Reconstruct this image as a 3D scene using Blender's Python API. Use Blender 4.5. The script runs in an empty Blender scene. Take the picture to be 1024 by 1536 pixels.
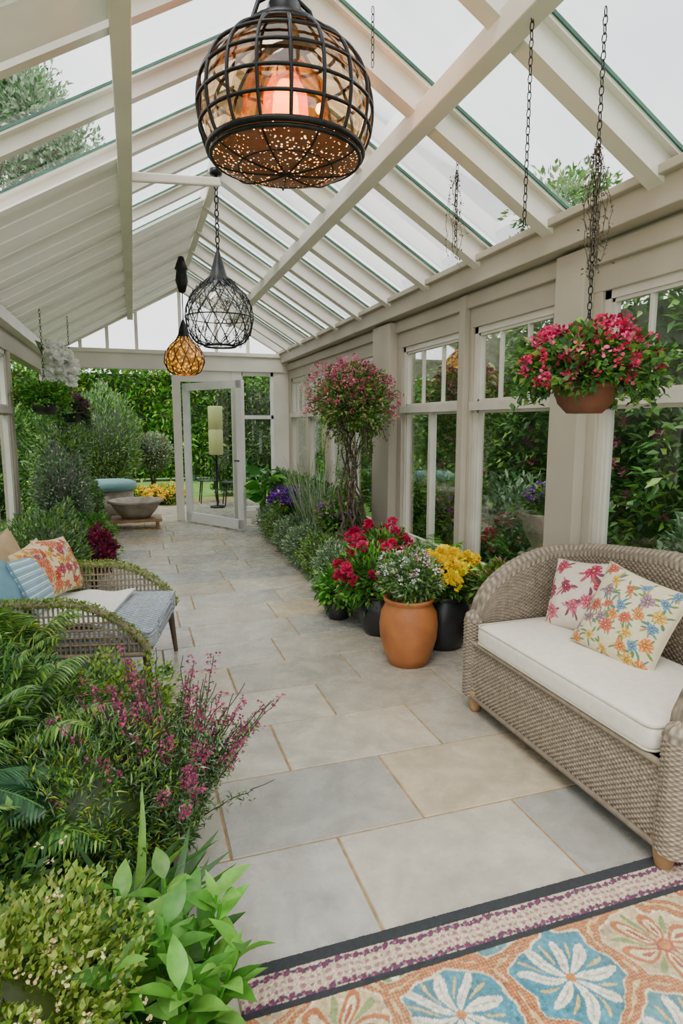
import bpy, math, numpy as np
from mathutils import Vector, Matrix
rng=np.random.default_rng(11)
COL=bpy.context.scene.collection
def h(s,k=1.0):
    s=s.lstrip('#'); o=[]
    for i in (0,2,4):
        c=int(s[i:i+2],16)/255
        o.append((c/12.92 if c<=.04045 else ((c+.055)/1.055)**2.4)*k)
    return tuple(o)
def sat(c,s=1.3,k=1.0):
    g=.3*c[0]+.59*c[1]+.11*c[2]; return tuple(max(0.0,min(1.0,(g+(x-g)*s)*k)) for x in c)
# ---------------- materials
def nodes(name):
    m=bpy.data.materials.new(name); m.use_nodes=True
    t=m.node_tree; return m,t.nodes,t.links,t.nodes['Principled BSDF']
def paint(name,c,c2=None,rough=.5,scale=5,bump=0,bscale=80,metal=0):
    m,n,l,b=nodes(name)
    tc=n.new('ShaderNodeTexCoord'); nz=n.new('ShaderNodeTexNoise'); nz.inputs['Scale'].default_value=scale; nz.inputs['Detail'].default_value=5
    l.new(tc.outputs['Object'],nz.inputs['Vector'])
    mx=n.new('ShaderNodeMix'); mx.data_type='RGBA'
    mx.inputs[6].default_value=(*c,1); mx.inputs[7].default_value=(*(c2 or tuple(x*.82 for x in c)),1)
    rp=n.new('ShaderNodeMapRange'); rp.inputs[1].default_value=.35; rp.inputs[2].default_value=.65
    l.new(nz.outputs['Fac'],rp.inputs[0]); l.new(rp.outputs[0],mx.inputs[0]); l.new(mx.outputs[2],b.inputs['Base Color'])
    b.inputs['Roughness'].default_value=rough; b.inputs['Metallic'].default_value=metal
    if bump:
        n2=n.new('ShaderNodeTexNoise'); n2.inputs['Scale'].default_value=bscale; l.new(tc.outputs['Object'],n2.inputs['Vector'])
        bp=n.new('ShaderNodeBump'); bp.inputs['Strength'].default_value=bump; bp.inputs['Distance'].default_value=.01
        l.new(n2.outputs['Fac'],bp.inputs['Height']); l.new(bp.outputs[0],b.inputs['Normal'])
    return m
def attr(name,rough=.6,trans=0,vary=.25,scale=30,bump=0,bscale=200,sheen=0):
    m,n,l,b=nodes(name)
    a=n.new('ShaderNodeAttribute'); a.attribute_name='Col'
    tc=n.new('ShaderNodeTexCoord'); nz=n.new('ShaderNodeTexNoise'); nz.inputs['Scale'].default_value=scale; nz.inputs['Detail'].default_value=4
    l.new(tc.outputs['Object'],nz.inputs['Vector'])
    rp=n.new('ShaderNodeMapRange'); rp.inputs[1].default_value=.3; rp.inputs[2].default_value=.7; rp.inputs[3].default_value=1-vary; rp.inputs[4].default_value=1+vary*.6
    l.new(nz.outputs['Fac'],rp.inputs[0])
    mx=n.new('ShaderNodeVectorMath'); mx.operation='SCALE'; l.new(a.outputs['Color'],mx.inputs[0]); l.new(rp.outputs[0],mx.inputs['Scale'])
    l.new(mx.outputs[0],b.inputs['Base Color']); b.inputs['Roughness'].default_value=rough
    if sheen: b.inputs['Sheen Weight'].default_value=sheen
    if bump:
        n2=n.new('ShaderNodeTexNoise'); n2.inputs['Scale'].default_value=bscale; l.new(tc.outputs['Object'],n2.inputs['Vector'])
        bp=n.new('ShaderNodeBump'); bp.inputs['Strength'].default_value=bump; bp.inputs['Distance'].default_value=.004
        l.new(n2.outputs['Fac'],bp.inputs['Height']); l.new(bp.outputs[0],b.inputs['Normal'])
    if trans:
        tr=n.new('ShaderNodeBsdfTranslucent'); l.new(mx.outputs[0],tr.inputs['Color'])
        ms=n.new('ShaderNodeMixShader'); ms.inputs[0].default_value=trans
        o=n['Material Output']; l.new(b.outputs[0],ms.inputs[1]); l.new(tr.outputs[0],ms.inputs[2]); l.new(ms.outputs[0],o.inputs['Surface'])
    return m
def glass(name,tint=(.93,.96,.96),gl=.07,rough=.03,glcol=(1,1,1)):
    m,n,l,b=nodes(name); n.remove(b)
    t=n.new('ShaderNodeBsdfTransparent'); t.inputs[0].default_value=(*tint,1)
    g=n.new('ShaderNodeBsdfGlossy'); g.inputs['Color'].default_value=(*glcol,1); g.inputs['Roughness'].default_value=rough
    lw=n.new('ShaderNodeLayerWeight'); lw.inputs[0].default_value=.15
    mr=n.new('ShaderNodeMapRange'); mr.inputs[3].default_value=gl; mr.inputs[4].default_value=.5
    l.new(lw.outputs['Fresnel'],mr.inputs[0])
    ms=n.new('ShaderNodeMixShader'); l.new(mr.outputs[0],ms.inputs[0]); l.new(t.outputs[0],ms.inputs[1]); l.new(g.outputs[0],ms.inputs[2])
    l.new(ms.outputs[0],n['Material Output'].inputs['Surface']); return m
def emit(name,c,s):
    m,n,l,b=nodes(name); b.inputs['Base Color'].default_value=(*c,1); b.inputs['Emission Color'].default_value=(*c,1); b.inputs['Emission Strength'].default_value=s; return m
M_white=paint('painted_timber',h('e4e0d6'),h('d6d1c5'),.42,2)
M_wall=paint('painted_wall',h('b5ad9d'),h('a79f8f'),.6,1.5,.05)
M_frame=paint('window_paint',h('d0ccc0'),h('c0bbaf'),.4,3)
M_doorp=paint('door_paint',h('f2f3f1'),h('e4e5e3'),.4,3)
M_green=paint('glass_edge',h('2e6a55'),h('1f4c3e'),.2,8)
M_glass=glass('window_glass',(.78,.83,.82),.10)
M_roofg=glass('roof_glass',(.97,.98,.985),.04)
M_black=paint('black_iron',h('141618'),h('202325'),.4,30,metal=.5)
M_leaf=attr('leaf',.42,.22,.25,40)
M_petal=attr('petal',.6,.25,.1,40)
M_bark=paint('bark',h('5e5244'),h('3a3128'),.85,30,.4,60)
M_wick=attr('wicker',.65,0,.25,40,.35,400)
M_fab=attr('fabric',.85,0,.07,30,.5,700,.1)
M_terra=paint('terracotta',h('b87340'),h('a05f31'),.55,6,.15,60)
M_bowl=paint('brown_clay',h('6e3d25'),h('54301e'),.6,8,.2,60)
M_dpot=paint('dark_glazed_pot',h('2b2c2f'),h('1c1d20'),.35,6)
M_soil=paint('soil',h('3a2c20'),h('221a13'),.95,30,.8,60)
M_stone=paint('planter_stone',h('a89e90'),h('8b8274'),.8,8,.3,60)
M_grass=paint('lawn',h('7fa64a'),h('628a3a'),.9,3,.8,40)
M_wood=paint('leg_wood',h('a8835c'),h('876745'),.5,12)
M_blind=attr('roof_board_paint',.6,.15,.03,10)
# ---------------- mesh builder
class MB:
    def __init__(s): s.V=[];s.F=[];s.M=[];s.C=[];s.n=0
    def add(s,V,F,col=(.8,.8,.8),mi=0):
        V=np.asarray(V,float).reshape(-1,3); F=np.asarray(F,int)
        s.V.append(V); s.F.append(F+s.n); s.M.append(np.full(len(F),mi,int))
        s.C.append(np.broadcast_to(np.asarray(col,float),(len(V),3))); s.n+=len(V)
    def mesh(s,name,mats,smooth,off):
        V=np.concatenate(s.V)-np.array(off); C=np.concatenate(s.C)
        me=bpy.data.meshes.new(name); me.vertices.add(len(V)); me.vertices.foreach_set('co',V.astype(np.float32).ravel())
        L=np.concatenate([f.ravel() for f in s.F]); tot=np.concatenate([np.full(len(f),f.shape[1]) for f in s.F])
        st=np.concatenate([[0],np.cumsum(tot)[:-1]])
        me.loops.add(len(L)); me.loops.foreach_set('vertex_index',L.astype(np.int32))
        me.polygons.add(len(tot)); me.polygons.foreach_set('loop_start',st.astype(np.int32))
        for m in mats: me.materials.append(m)
        me.polygons.foreach_set('material_index',np.concatenate(s.M).astype(np.int32))
        me.polygons.foreach_set('use_smooth',np.full(len(tot),smooth))
        me.update(calc_edges=True); me.validate()
        a=me.color_attributes.new(name='Col',type='FLOAT_COLOR',domain='POINT')
        a.data.foreach_set('color',np.concatenate([C,np.ones((len(C),1))],1).astype(np.float32).ravel())
        return me
def tag(o,label=None,cat=None,kind=None,group=None):
    if label:o['label']=label
    if cat:o['category']=cat
    if kind:o['kind']=kind
    if group:o['group']=group
def thing(name,loc,label,cat,group=None):
    o=bpy.data.objects.new(name,None); o.location=loc; o.empty_display_size=.1; COL.objects.link(o); tag(o,label,cat,None,group); return o
def mk(name,B,mats,parent=None,label=None,cat=None,kind=None,group=None,smooth=True,bevel=0,off=(0,0,0)):
    if name in ('flowers','foliage') and parent is not None: kind='stuff'
    if parent is not None:
        p=parent; off=Vector((0,0,0))
        while p is not None: off=off+p.location; p=p.parent
    me=B.mesh(name,mats if isinstance(mats,list) else [mats],smooth,tuple(off))
    o=bpy.data.objects.new(name,me)
    if parent is not None: o.parent=parent
    else: o.location=off
    COL.objects.link(o); tag(o,label,cat,kind,group)
    if bevel:
        b=o.modifiers.new('b','BEVEL'); b.width=bevel; b.segments=2; b.limit_method='ANGLE'
    return o
BF=[(0,3,2,1),(4,5,6,7),(0,1,5,4),(1,2,6,5),(2,3,7,6),(3,0,4,7)]
def box(B,lo,hi,col=(.8,.8,.8),mi=0):
    x0,y0,z0=lo;x1,y1,z1=hi
    B.add([(x0,y0,z0),(x1,y0,z0),(x1,y1,z0),(x0,y1,z0),(x0,y0,z1),(x1,y0,z1),(x1,y1,z1),(x0,y1,z1)],BF,col,mi)
def nrm(v): return v/np.maximum(np.linalg.norm(v,axis=-1,keepdims=True),1e-9)
def beam(B,p0,p1,w,hh,up=(0,0,1),col=(.8,.8,.8),mi=0,drop=0):
    p0=np.array(p0,float);p1=np.array(p1,float);t=nrm(p1-p0);s=nrm(np.cross(t,up));u=np.cross(s,t)
    V=[]
    for p in (p0,p1):
        for a,b in ((-1,-1),(1,-1),(1,1),(-1,1)): V.append(p+s*a*w/2+u*(b*hh/2-drop))
    B.add(V,[(0,1,2,3),(7,6,5,4),(0,4,5,1),(1,5,6,2),(2,6,7,3),(3,7,4,0)],col,mi)
def tube(B,pts,r,k=8,col=(.8,.8,.8),mi=0,closed=False):
    P=np.array(pts,float); n=len(P)
    T=nrm(np.roll(P,-1,0)-np.roll(P,1,0)) if closed else nrm(np.gradient(P,axis=0))
    ref=np.eye(3)[int(np.argmin(np.abs(T[0])))]
    S=[]; s=nrm(np.cross(T[0],ref))
    for i in range(n):
        s=nrm(s-T[i]*np.dot(s,T[i])); S.append(s)
    S=np.array(S); U=np.cross(T,S); a=np.arange(k)/k*2*np.pi
    R=np.broadcast_to(np.asarray(r,float),(n,))
    V=P[:,None]+R[:,None,None]*(np.cos(a)[None,:,None]*S[:,None]+np.sin(a)[None,:,None]*U[:,None])
    F=[]
    m=n if closed else n-1
    for i in range(m):
        j=(i+1)%n
        for q in range(k): F.append((i*k+q,i*k+(q+1)%k,j*k+(q+1)%k,j*k+q))
    B.add(V,F,col,mi)
    if not closed:
        V2=np.concatenate([V[0],V[-1]]); B.add(V2,[tuple(range(k))[::-1],tuple(range(k,2*k))],col,mi)
def gridF(nu,nv,wu=False,wv=False):
    i=np.arange(nu if wu else nu-1)[:,None]; j=np.arange(nv if wv else nv-1)[None]
    i2=(i+1)%nu; j2=(j+1)%nv
    return np.stack([i*nv+j+0*i2,i2*nv+j,i2*nv+j2,i*nv+j2+0*i2],-1).reshape(-1,4)
def grid(B,P,col=(.8,.8,.8),mi=0,wu=False,wv=False):
    nu,nv=P.shape[:2]; c=col.reshape(-1,3) if isinstance(col,np.ndarray) and col.ndim==3 else col
    B.add(P.reshape(-1,3),gridF(nu,nv,wu,wv),c,mi)
def lathe(B,prof,c,seg=32,col=(.8,.8,.8),mi=0):
    a=np.arange(seg)/seg*2*np.pi; pr=np.array(prof,float)
    P=np.stack([pr[:,0][None]*np.cos(a)[:,None],pr[:,0][None]*np.sin(a)[:,None],np.broadcast_to(pr[:,1],(seg,len(pr)))],-1)+np.array(c)
    grid(B,P,col,mi,wu=True)
def wicker(B,P,su,sv,Ul,Vl,A=.0035,c1=h('a89a86'),c2=h('5d5246'),wu=False):  # default c2 darkens the weave hollows, shade put into the colour
    nu,nv=P.shape[:2]
    du=np.gradient(P,axis=0); dv=np.gradient(P,axis=1); N=nrm(np.cross(du,dv))
    U=(np.arange(nu)/(nu-1)*Ul)[:,None]; V=(np.arange(nv)/(nv-1)*Vl)[None]
    row=np.floor(V/sv); prof=np.abs(np.sin(np.pi*V/sv))**.6
    w=np.cos(np.pi*U/su+np.pi*row)
    d=A*(w*prof*.8+prof*.6)
    P2=P+N*d[...,None]; f=np.clip((d/A+.6)/2.0,0,1)[...,None]
    rv=(.78+.44*rng.random((1,nv,1)))*(.9+.2*rng.random((nu,1,1)))
    C=(np.array(c2)*(1-f)+np.array(c1)*f)*rv
    grid(B,P2,np.clip(C,0,1),wu=wu)
# ---------------- foliage
def T(u,hw,bend=-.25,fold=.12):
    u=np.array(u);hw=np.array(hw);V=[];F=[]
    for a,b in zip(u,hw):
        z=bend*a*a; V+=[(a,-b,z+fold*b),(a,0,z),(a,b,z+fold*b)]
    for i in range(len(u)-1):
        q=i*3; F+=[(q,q+3,q+4,q+1),(q+1,q+4,q+5,q+2)]
    return np.array(V),np.array(F)
T_small=(np.array([(0,0,0),(.45,.5,.1),(1,0,-.1),(.45,-.5,.1)]),np.array([(0,2,1),(0,3,2)]))
T_big=T([0,.1,.25,.42,.6,.78,.92,1],[.04,.2,.4,.5,.46,.3,.12,0.01],-.35,.16)
T_lance=T([0,.25,.5,.75,1],[.25,.5,.5,.35,.02],-.45,.12)
T_blade=T([0,.25,.5,.75,1],[.5,.5,.42,.28,.02],-.35,.0)
T_strap=T([0,.2,.4,.6,.8,1],[.3,.45,.5,.45,.3,.02],-.5,.04)
T_petal=T([0,.35,.75,1],[.12,.42,.5,.2],.12,-.2)
def leaves(B,P,D,L,W,cols,tpl=T_small,mi=0,upn=None,jit=.18):
    P=np.asarray(P,float); n=len(P)
    if n==0:return
    D=nrm(np.asarray(D,float)); 
    ref=rng.normal(size=(n,3))*.5+np.array([0,0,1.]) if upn is None else np.broadcast_to(upn,(n,3))
    S=nrm(np.cross(D,ref)); N=np.cross(S,D)
    L=np.broadcast_to(L,(n,));W=np.broadcast_to(W,(n,))
    V,F=tpl;k=len(V)
    X=P[:,None]+V[None,:,0,None]*(L[:,None]*1.)[...,None]*D[:,None]+V[None,:,1,None]*W[:,None,None]*S[:,None]+V[None,:,2,None]*L[:,None,None]*N[:,None]
    cols=np.array(cols,float); 
    if cols.ndim==1: cols=cols[None]
    c=cols if len(cols)==n and n>8 else cols[rng.integers(len(cols),size=n)]
    c=np.clip(c*(1+jit*rng.normal(size=(n,1))),0,1)
    FF=(F[None]+(np.arange(n)*k)[:,None,None]).reshape(-1,F.shape[1])
    B.add(X.reshape(-1,3),FF,np.repeat(c,k,0),mi)
def cloud(n,c,r,shell=.5,lump=.18,low=-1):
    d=nrm(rng.normal(size=(n,3))); d[:,2]=np.where(d[:,2]<low,-d[:,2],d[:,2])
    ph=rng.random(6)*6.28
    m=1+lump*(np.sin(5*d[:,0]+ph[0])*np.sin(5*d[:,1]+ph[1])+.7*np.sin(9*d[:,2]+ph[2])*np.sin(8*d[:,0]+ph[3]))
    rad=(shell+(1-shell)*rng.random(n)**.6)*m
    return np.array(c)+d*np.array(r)*rad[:,None],d
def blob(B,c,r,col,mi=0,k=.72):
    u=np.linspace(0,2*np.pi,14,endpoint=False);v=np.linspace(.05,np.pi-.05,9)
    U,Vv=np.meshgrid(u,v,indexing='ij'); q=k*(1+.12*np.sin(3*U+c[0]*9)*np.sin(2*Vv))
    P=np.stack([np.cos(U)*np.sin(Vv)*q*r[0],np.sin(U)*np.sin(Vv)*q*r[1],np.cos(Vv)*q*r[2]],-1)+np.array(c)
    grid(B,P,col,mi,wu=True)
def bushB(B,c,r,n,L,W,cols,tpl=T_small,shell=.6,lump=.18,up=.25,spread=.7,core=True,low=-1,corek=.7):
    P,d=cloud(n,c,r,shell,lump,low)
    if core: blob(B,c,r,tuple(np.array(cols).mean(0)*.2),0,corek)  # core blocks see-through; its dark colour paints the deep shade among leaves
    D=d*.8+rng.normal(size=(n,3))*spread*.6+np.array([0,0,up])
    leaves(B,P,D,L*(.7+.6*rng.random(n)),W*(.7+.6*rng.random(n)),cols,tpl,jit=.24)
def heads(B,cent,R,npet,cols,tpl=T_petal,w=.6):
    cent=np.asarray(cent,float);n=len(cent)
    d=nrm(rng.normal(size=(n,npet,3))+np.array([0,0,.35])); R=np.broadcast_to(R,(n,))
    P=cent[:,None]+d*R[:,None,None]*.45; cc=np.array(cols,float)[rng.integers(len(cols),size=n)]
    leaves(B,P.reshape(-1,3),(d+rng.normal(size=d.shape)*.4).reshape(-1,3),np.repeat(R,npet)*.6,np.repeat(R,npet)*w,np.repeat(cc,npet,0),tpl,jit=.12)
def frondB(B,base,az,L,rise,n=16,ll=.12,lw=.03,cols=None,droop=.9,tpl=T_lance):
    t=np.linspace(0,1,14); d=np.array([math.cos(az),math.sin(az),0])
    X=np.array(base)+d*(L*t)[:,None]*math.cos(rise)+np.array([0,0,1.])*(L*(t*math.sin(rise)*1.3-droop*t**2.3*.6))[:,None]
    tube(B,X,np.linspace(.006,.0015,14),5,cols[0])
    tt=np.linspace(.12,.98,n); Q=np.stack([np.interp(tt,t,X[:,i]) for i in range(3)],1)
    Tn=nrm(np.stack([np.interp(tt,t,np.gradient(X[:,i])) for i in range(3)],1)); S=nrm(np.cross(Tn,[0,0,1.]))
    sz=np.sin(np.pi*(tt*.85+.12))**.7*ll
    for sg in (-1,1):
        leaves(B,Q,S*sg+Tn*.55+rng.normal(size=(n,3))*.06,sz,lw*(sz/ll),cols,tpl,upn=np.array([0,0,1.]))
def grassB(B,c,n,H,spread,W,cols,tpl=T_blade,base=.06):
    a=rng.random(n)*2*np.pi; r=base*rng.random(n)
    P=np.array(c)+np.stack([np.cos(a)*r,np.sin(a)*r,0*a],1)
    s=spread*rng.random(n)**.6
    D=np.stack([np.cos(a)*s,np.sin(a)*s,np.ones(n)],1)
    leaves(B,P,D,H*(.6+.5*rng.random(n)),W,cols,tpl,upn=None)
def G_(*a): return [sat(h(x),1.12,.97) for x in a]
GR=G_('74a04c','5a8540','93b55c','466e36')
GY=G_('a9ba54','8eaa4a','bfc66a','779a44')
GD=G_('42683a','527d42','365a30','648a50')
GG=G_('8aa680','6e9066','a2b598','5a7c54')
GB=G_('68b044','529c3a','86c460','428838')

# ================= SETTING
XL,XR,YE=-1.15,2.45,10.2
RX,RZ=.75,3.74; EL,ER=2.66,2.72
sl=(RZ-EL)/(RX-XL); sr=(RZ-ER)/(XR-RX)
def roofz(x): return RZ-sl*(RX-x) if x<RX else RZ-sr*(x-RX)
m,n,l,b=nodes('stone_tiles')
a=n.new('ShaderNodeAttribute');a.attribute_name='Col';tc=n.new('ShaderNodeTexCoord')
n1=n.new('ShaderNodeTexNoise');n1.inputs['Scale'].default_value=2.6;n1.inputs['Detail'].default_value=10;n1.inputs['Distortion'].default_value=1.6;n1.inputs['Roughness'].default_value=.62
n2=n.new('ShaderNodeTexNoise');n2.inputs['Scale'].default_value=11;n2.inputs['Detail'].default_value=8;n2.inputs['Roughness'].default_value=.65
n3=n.new('ShaderNodeTexNoise');n3.inputs['Scale'].default_value=1.1;n3.inputs['Detail'].default_value=5
for q in (n1,n2,n3): l.new(tc.outputs['Object'],q.inputs['Vector'])
r1=n.new('ShaderNodeMapRange');r1.inputs[1].default_value=.3;r1.inputs[2].default_value=.7;r1.inputs[3].default_value=.66;r1.inputs[4].default_value=1.10
l.new(n1.outputs['Fac'],r1.inputs[0])
r2=n.new('ShaderNodeMapRange');r2.inputs[1].default_value=.3;r2.inputs[2].default_value=.7;r2.inputs[3].default_value=.86;r2.inputs[4].default_value=1.08
l.new(n2.outputs['Fac'],r2.inputs[0])
mm=n.new('ShaderNodeMath');mm.operation='MULTIPLY';l.new(r1.outputs[0],mm.inputs[0]);l.new(r2.outputs[0],mm.inputs[1])
vs=n.new('ShaderNodeVectorMath');vs.operation='SCALE';l.new(a.outputs['Color'],vs.inputs[0]);l.new(mm.outputs[0],vs.inputs['Scale'])
r3=n.new('ShaderNodeMapRange');r3.inputs[1].default_value=.45;r3.inputs[2].default_value=.7;r3.inputs[3].default_value=0;r3.inputs[4].default_value=.32;l.new(n3.outputs['Fac'],r3.inputs[0])
mx=n.new('ShaderNodeMix');mx.data_type='RGBA';l.new(r3.outputs[0],mx.inputs[0]);l.new(vs.outputs[0],mx.inputs[6]);mx.inputs[7].default_value=(*h('b7a587'),1)
l.new(mx.outputs[2],b.inputs['Base Color'])
rr_=n.new('ShaderNodeMapRange');rr_.inputs[3].default_value=.14;rr_.inputs[4].default_value=.40;l.new(n2.outputs['Fac'],rr_.inputs[0]);l.new(rr_.outputs[0],b.inputs['Roughness'])
bp=n.new('ShaderNodeBump');bp.inputs['Strength'].default_value=.15;bp.inputs['Distance'].default_value=.01;l.new(n2.outputs['Fac'],bp.inputs['Height']);l.new(bp.outputs[0],b.inputs['Normal'])
M_tile=m
M_grout=paint('grout',h('a68a60'),h('876d49'),.9,20)
B=MB(); box(B,(XL-.15,-1,-.08),(XR+.15,13.2,-.004),mi=1)
ys=[-.9,-.44,.06,.56,1.06,1.56,2.05,2.546,3.0,3.42,3.84]
while ys[-1]<12.8: ys.append(ys[-1]+.45)
offs=[.2,.5,.3,.6,.25,.663,.265,.604,.205,.50,.12]
tc_=[h('b9b4a7'),h('c0baac'),h('adaba3'),h('bfb198'),h('b4b0a4'),h('c4bcaa'),h('a8a8a2'),h('b8b2a3')]
for i in range(len(ys)-1):
    w=.762; o=offs[i] if i<len(offs) else rng.random()*.76
    x=o-4*w
    while x<XR+.15:
        x0=max(x,XL-.15)+.0045;x1=min(x+w,XR+.15)-.0045
        if x1-x0>.02:
            c=np.array(tc_[rng.integers(len(tc_))])*(.91+.18*rng.random())
            y0=ys[i]+.0045;y1=ys[i+1]-.0045;e=.003
            V=[(x0,y0,-.004),(x1,y0,-.004),(x1,y1,-.004),(x0,y1,-.004),(x0+e,y0+e,0),(x1-e,y0+e,0),(x1-e,y1-e,0),(x0+e,y1-e,0)]
            B.add(V,[(4,5,6,7),(0,1,5,4),(1,2,6,5),(2,3,7,6),(3,0,4,7)],c)
        x+=w
mk('floor',B,[M_tile,M_grout],kind='structure',label='pale grey stone tile floor with sandy grout',smooth=False)
B=MB(); box(B,(-14,-6,-.2),(16,34,-.09)); mk('lawn',B,M_grass,label='green lawn around the conservatory',cat='lawn',kind='structure',smooth=False)
# right wall
wins=[(.75,1.78),(1.95,2.88),(3.27,4.25),(4.42,5.56),(6.2,7.0),(7.12,7.92),(8.1,8.95),(9.1,10.0)]
ZS,ZT=.42,2.26
B=MB(); box(B,(XR,-.5,-.004),(XR+.12,YE+.1,ZS)); box(B,(XR,-.5,ZT),(XR+.12,YE+.1,2.56))
e=-.5
for y0,y1 in wins+[(YE+.1,0)]:
    box(B,(XR,e,ZS),(XR+.12,y0,ZT)); e=y1
box(B,(XR-.07,2.95,0),(XR,3.2,2.5)); box(B,(XR-.09,5.66,0),(XR,6.1,2.5)); box(B,(XR-.05,4.29,0),(XR,4.38,2.5))
mk('wall_right',B,M_wall,kind='structure',label='warm grey painted window wall with pilasters',smooth=False,bevel=.004)
def window(k,y0,y1,x,sgn,z0=ZS,z1=ZT,tr=1.68,munt=2,lowm=0):
    B=MB();f=.045;a,bb=sorted((x+sgn*.02,x+sgn*.08))
    box(B,(a,y0,z0),(bb,y0+f,z1));box(B,(a,y1-f,z0),(bb,y1,z1));box(B,(a,y0,z0),(bb,y1,z0+f));box(B,(a,y0,z1-f),(bb,y1,z1))
    a2,b2=sorted((x-sgn*.012,x+sgn*.09))
    box(B,(a2,y0-.01,tr-.032),(b2,y1+.01,tr+.032)); box(B,(a2,y0-.02,z0-.03),(b2,y1+.02,z0+.01))
    for i in range(munt):
        yy=y0+(y1-y0)*(i+1)/(munt+1); box(B,(a+.015,yy-.009,tr),(bb-.015,yy+.009,z1))
    for i in range(lowm):
        yy=y0+(y1-y0)*(i+1)/(lowm+1); box(B,(a,yy-.022,z0),(bb,yy+.022,tr))
    for (p,q) in ((z0+f,tr-.032),(tr+.032,z1-f)):
        g=.02
        box(B,(a+.01,y0+f,p),(bb-.01,y0+f+g,q));box(B,(a+.01,y1-f-g,p),(bb-.01,y1-f,q));box(B,(a+.01,y0+f,p),(bb-.01,y1-f,p+g));box(B,(a+.01,y0+f,q-g),(bb-.01,y1-f,q))
    xm=x+sgn*.05
    B.add([(xm,y0+f,z0+f),(xm,y1-f,z0+f),(xm,y1-f,z1-f),(xm,y0+f,z1-f)],[(0,1,2,3)],mi=1)
    mk('window_%d'%k,B,[M_frame,M_glass],kind='structure',label='pale framed window with transom lights',smooth=False)
for i,(y0,y1) in enumerate(wins): window(i+1,y0,y1,XR,1,lowm=1 if i==3 else 0)
lw=[(-.2,1.2),(1.4,2.8),(3.0,4.4),(4.6,5.9),(6.1,7.0)]
LE=7.15
B=MB(); box(B,(XL-.12,-.5,-.004),(XL,LE,.42)); box(B,(XL-.12,-.5,2.26),(XL,YE+.1,2.52)); e=-.5
for y0,y1 in lw+[(LE,0)]: box(B,(XL-.12,e,.42),(XL,y0,2.26)); e=y1
box(B,(XL-.12,YE-.08,0),(XL,YE+.1,2.3))
mk('wall_left',B,M_wall,kind='structure',label='warm grey painted window wall',smooth=False,bevel=.004)
for i,(y0,y1) in enumerate(lw): window(i+9,y0,y1,XL,-1)
B=MB(); box(B,(XR-.13,-.5,2.52),(XR+.14,YE+.12,2.70)); box(B,(XR-.17,-.5,2.655),(XR+.14,YE+.12,2.70)); box(B,(XR-.035,-.5,2.40),(XR,YE,2.50))
mk('trim_1',B,M_wall,kind='structure',label='eaves beam along the window wall',smooth=False,bevel=.006)
B=MB(); box(B,(XL-.14,-.5,2.46),(XL+.1,YE+.12,2.60)); mk('trim_2',B,M_white,kind='structure',label='eaves beam along the garden side',smooth=False,bevel=.006)
B=MB(); beam(B,(RX,-.5,RZ-.06),(RX,YE+.15,RZ-.06),.07,.2)
mk('trim_3',B,M_white,kind='structure',label='ridge beam of the glazed roof',smooth=False,bevel=.004)
px1=1.50;px0=.02
B=MB(); beam(B,(px1,-.5,roofz(px1)-.17),(px1,YE,roofz(px1)-.17),.10,.11); mk('trim_4',B,M_white,kind='structure',label='long purlin beam under the roof slope',smooth=False,bevel=.006)
B=MB(); beam(B,(px0,-.5,roofz(px0)-.17),(px0,YE,roofz(px0)-.17),.085,.12); mk('trim_5',B,M_white,kind='structure',label='long purlin beam under the roof slope',smooth=False,bevel=.006)
tn=6; ry=[]
y=.05
while y<YE+.05: ry.append(y); y+=.79
for y in ry:
    B=MB(); beam(B,(RX,y,RZ),(XR+.1,y,roofz(XR+.1)),.095,.14,drop=.08); beam(B,(RX,y,RZ),(XR+.1,y,roofz(XR+.1)),.17,.03,drop=.02)
    for s in (-1,1): beam(B,(RX,y+s*.090,RZ),(XR+.1,y+s*.090,roofz(XR+.1)),.009,.016,drop=.010,mi=1)
    mk('trim_%d'%tn,B,[M_white,M_green],kind='structure',label='sloping white roof rafter',smooth=False); tn+=1
ly=[];y=.25
while y<YE: ly.append(y); y+=.70
for y in ly:
    B=MB(); beam(B,(RX,y,RZ),(XL-.1,y,roofz(XL-.1)),.06,.085,drop=.05); beam(B,(RX,y,RZ),(XL-.1,y,roofz(XL-.1)),.17,.024,drop=.016)
    for s in (-1,1): beam(B,(RX,y+s*.088,RZ),(XL-.1,y+s*.088,roofz(XL-.1)),.006,.012,drop=.010,mi=1)
    mk('trim_%d'%tn,B,[M_white,M_green],kind='structure',label='sloping white roof rafter',smooth=False); tn+=1
def quad(B,p,mi=0,col=(.8,.8,.8)): B.add(p,[(0,1,2,3)],col,mi)
B=MB(); e=.012
quad(B,[(RX,-.5,RZ+e),(XR+.15,-.5,roofz(XR+.15)+e),(XR+.15,YE+.15,roofz(XR+.15)+e),(RX,YE+.15,RZ+e)])
quad(B,[(RX,-.5,RZ+e),(XL-.15,-.5,roofz(XL-.15)+e),(XL-.15,YE+.15,roofz(XL-.15)+e),(RX,YE+.15,RZ+e)])
mk('ceiling',B,M_roofg,kind='structure',label='clear glass roof panes',smooth=False)
def boards(y0,y1,x0,x1,bw=.27,base=.130,lap=.012):
    B=MB(); yv=y0
    while yv<y1-.03:
        ye=min(yv+bw,y1); o0,o1=base+lap,base
        V=[(x0,yv,roofz(x0)-o0),(x1,yv,roofz(x1)-o0),(x1,ye+.004,roofz(x1)-o1),(x0,ye+.004,roofz(x0)-o1)]
        V+=[(a_,b_,c_+.014) for a_,b_,c_ in V]; B.add(V,[(3,2,1,0),(4,5,6,7),(0,1,5,4),(2,3,7,6),(1,2,6,5),(3,0,4,7)],h('f6f4ee')); yv+=bw
    return B
mk('trim_%d'%tn,boards(4.30,YE-.1,XL+.08,px0-.04),M_blind,kind='structure',label='pale lapped boards lining the roof slope',smooth=False); tn+=1
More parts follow.
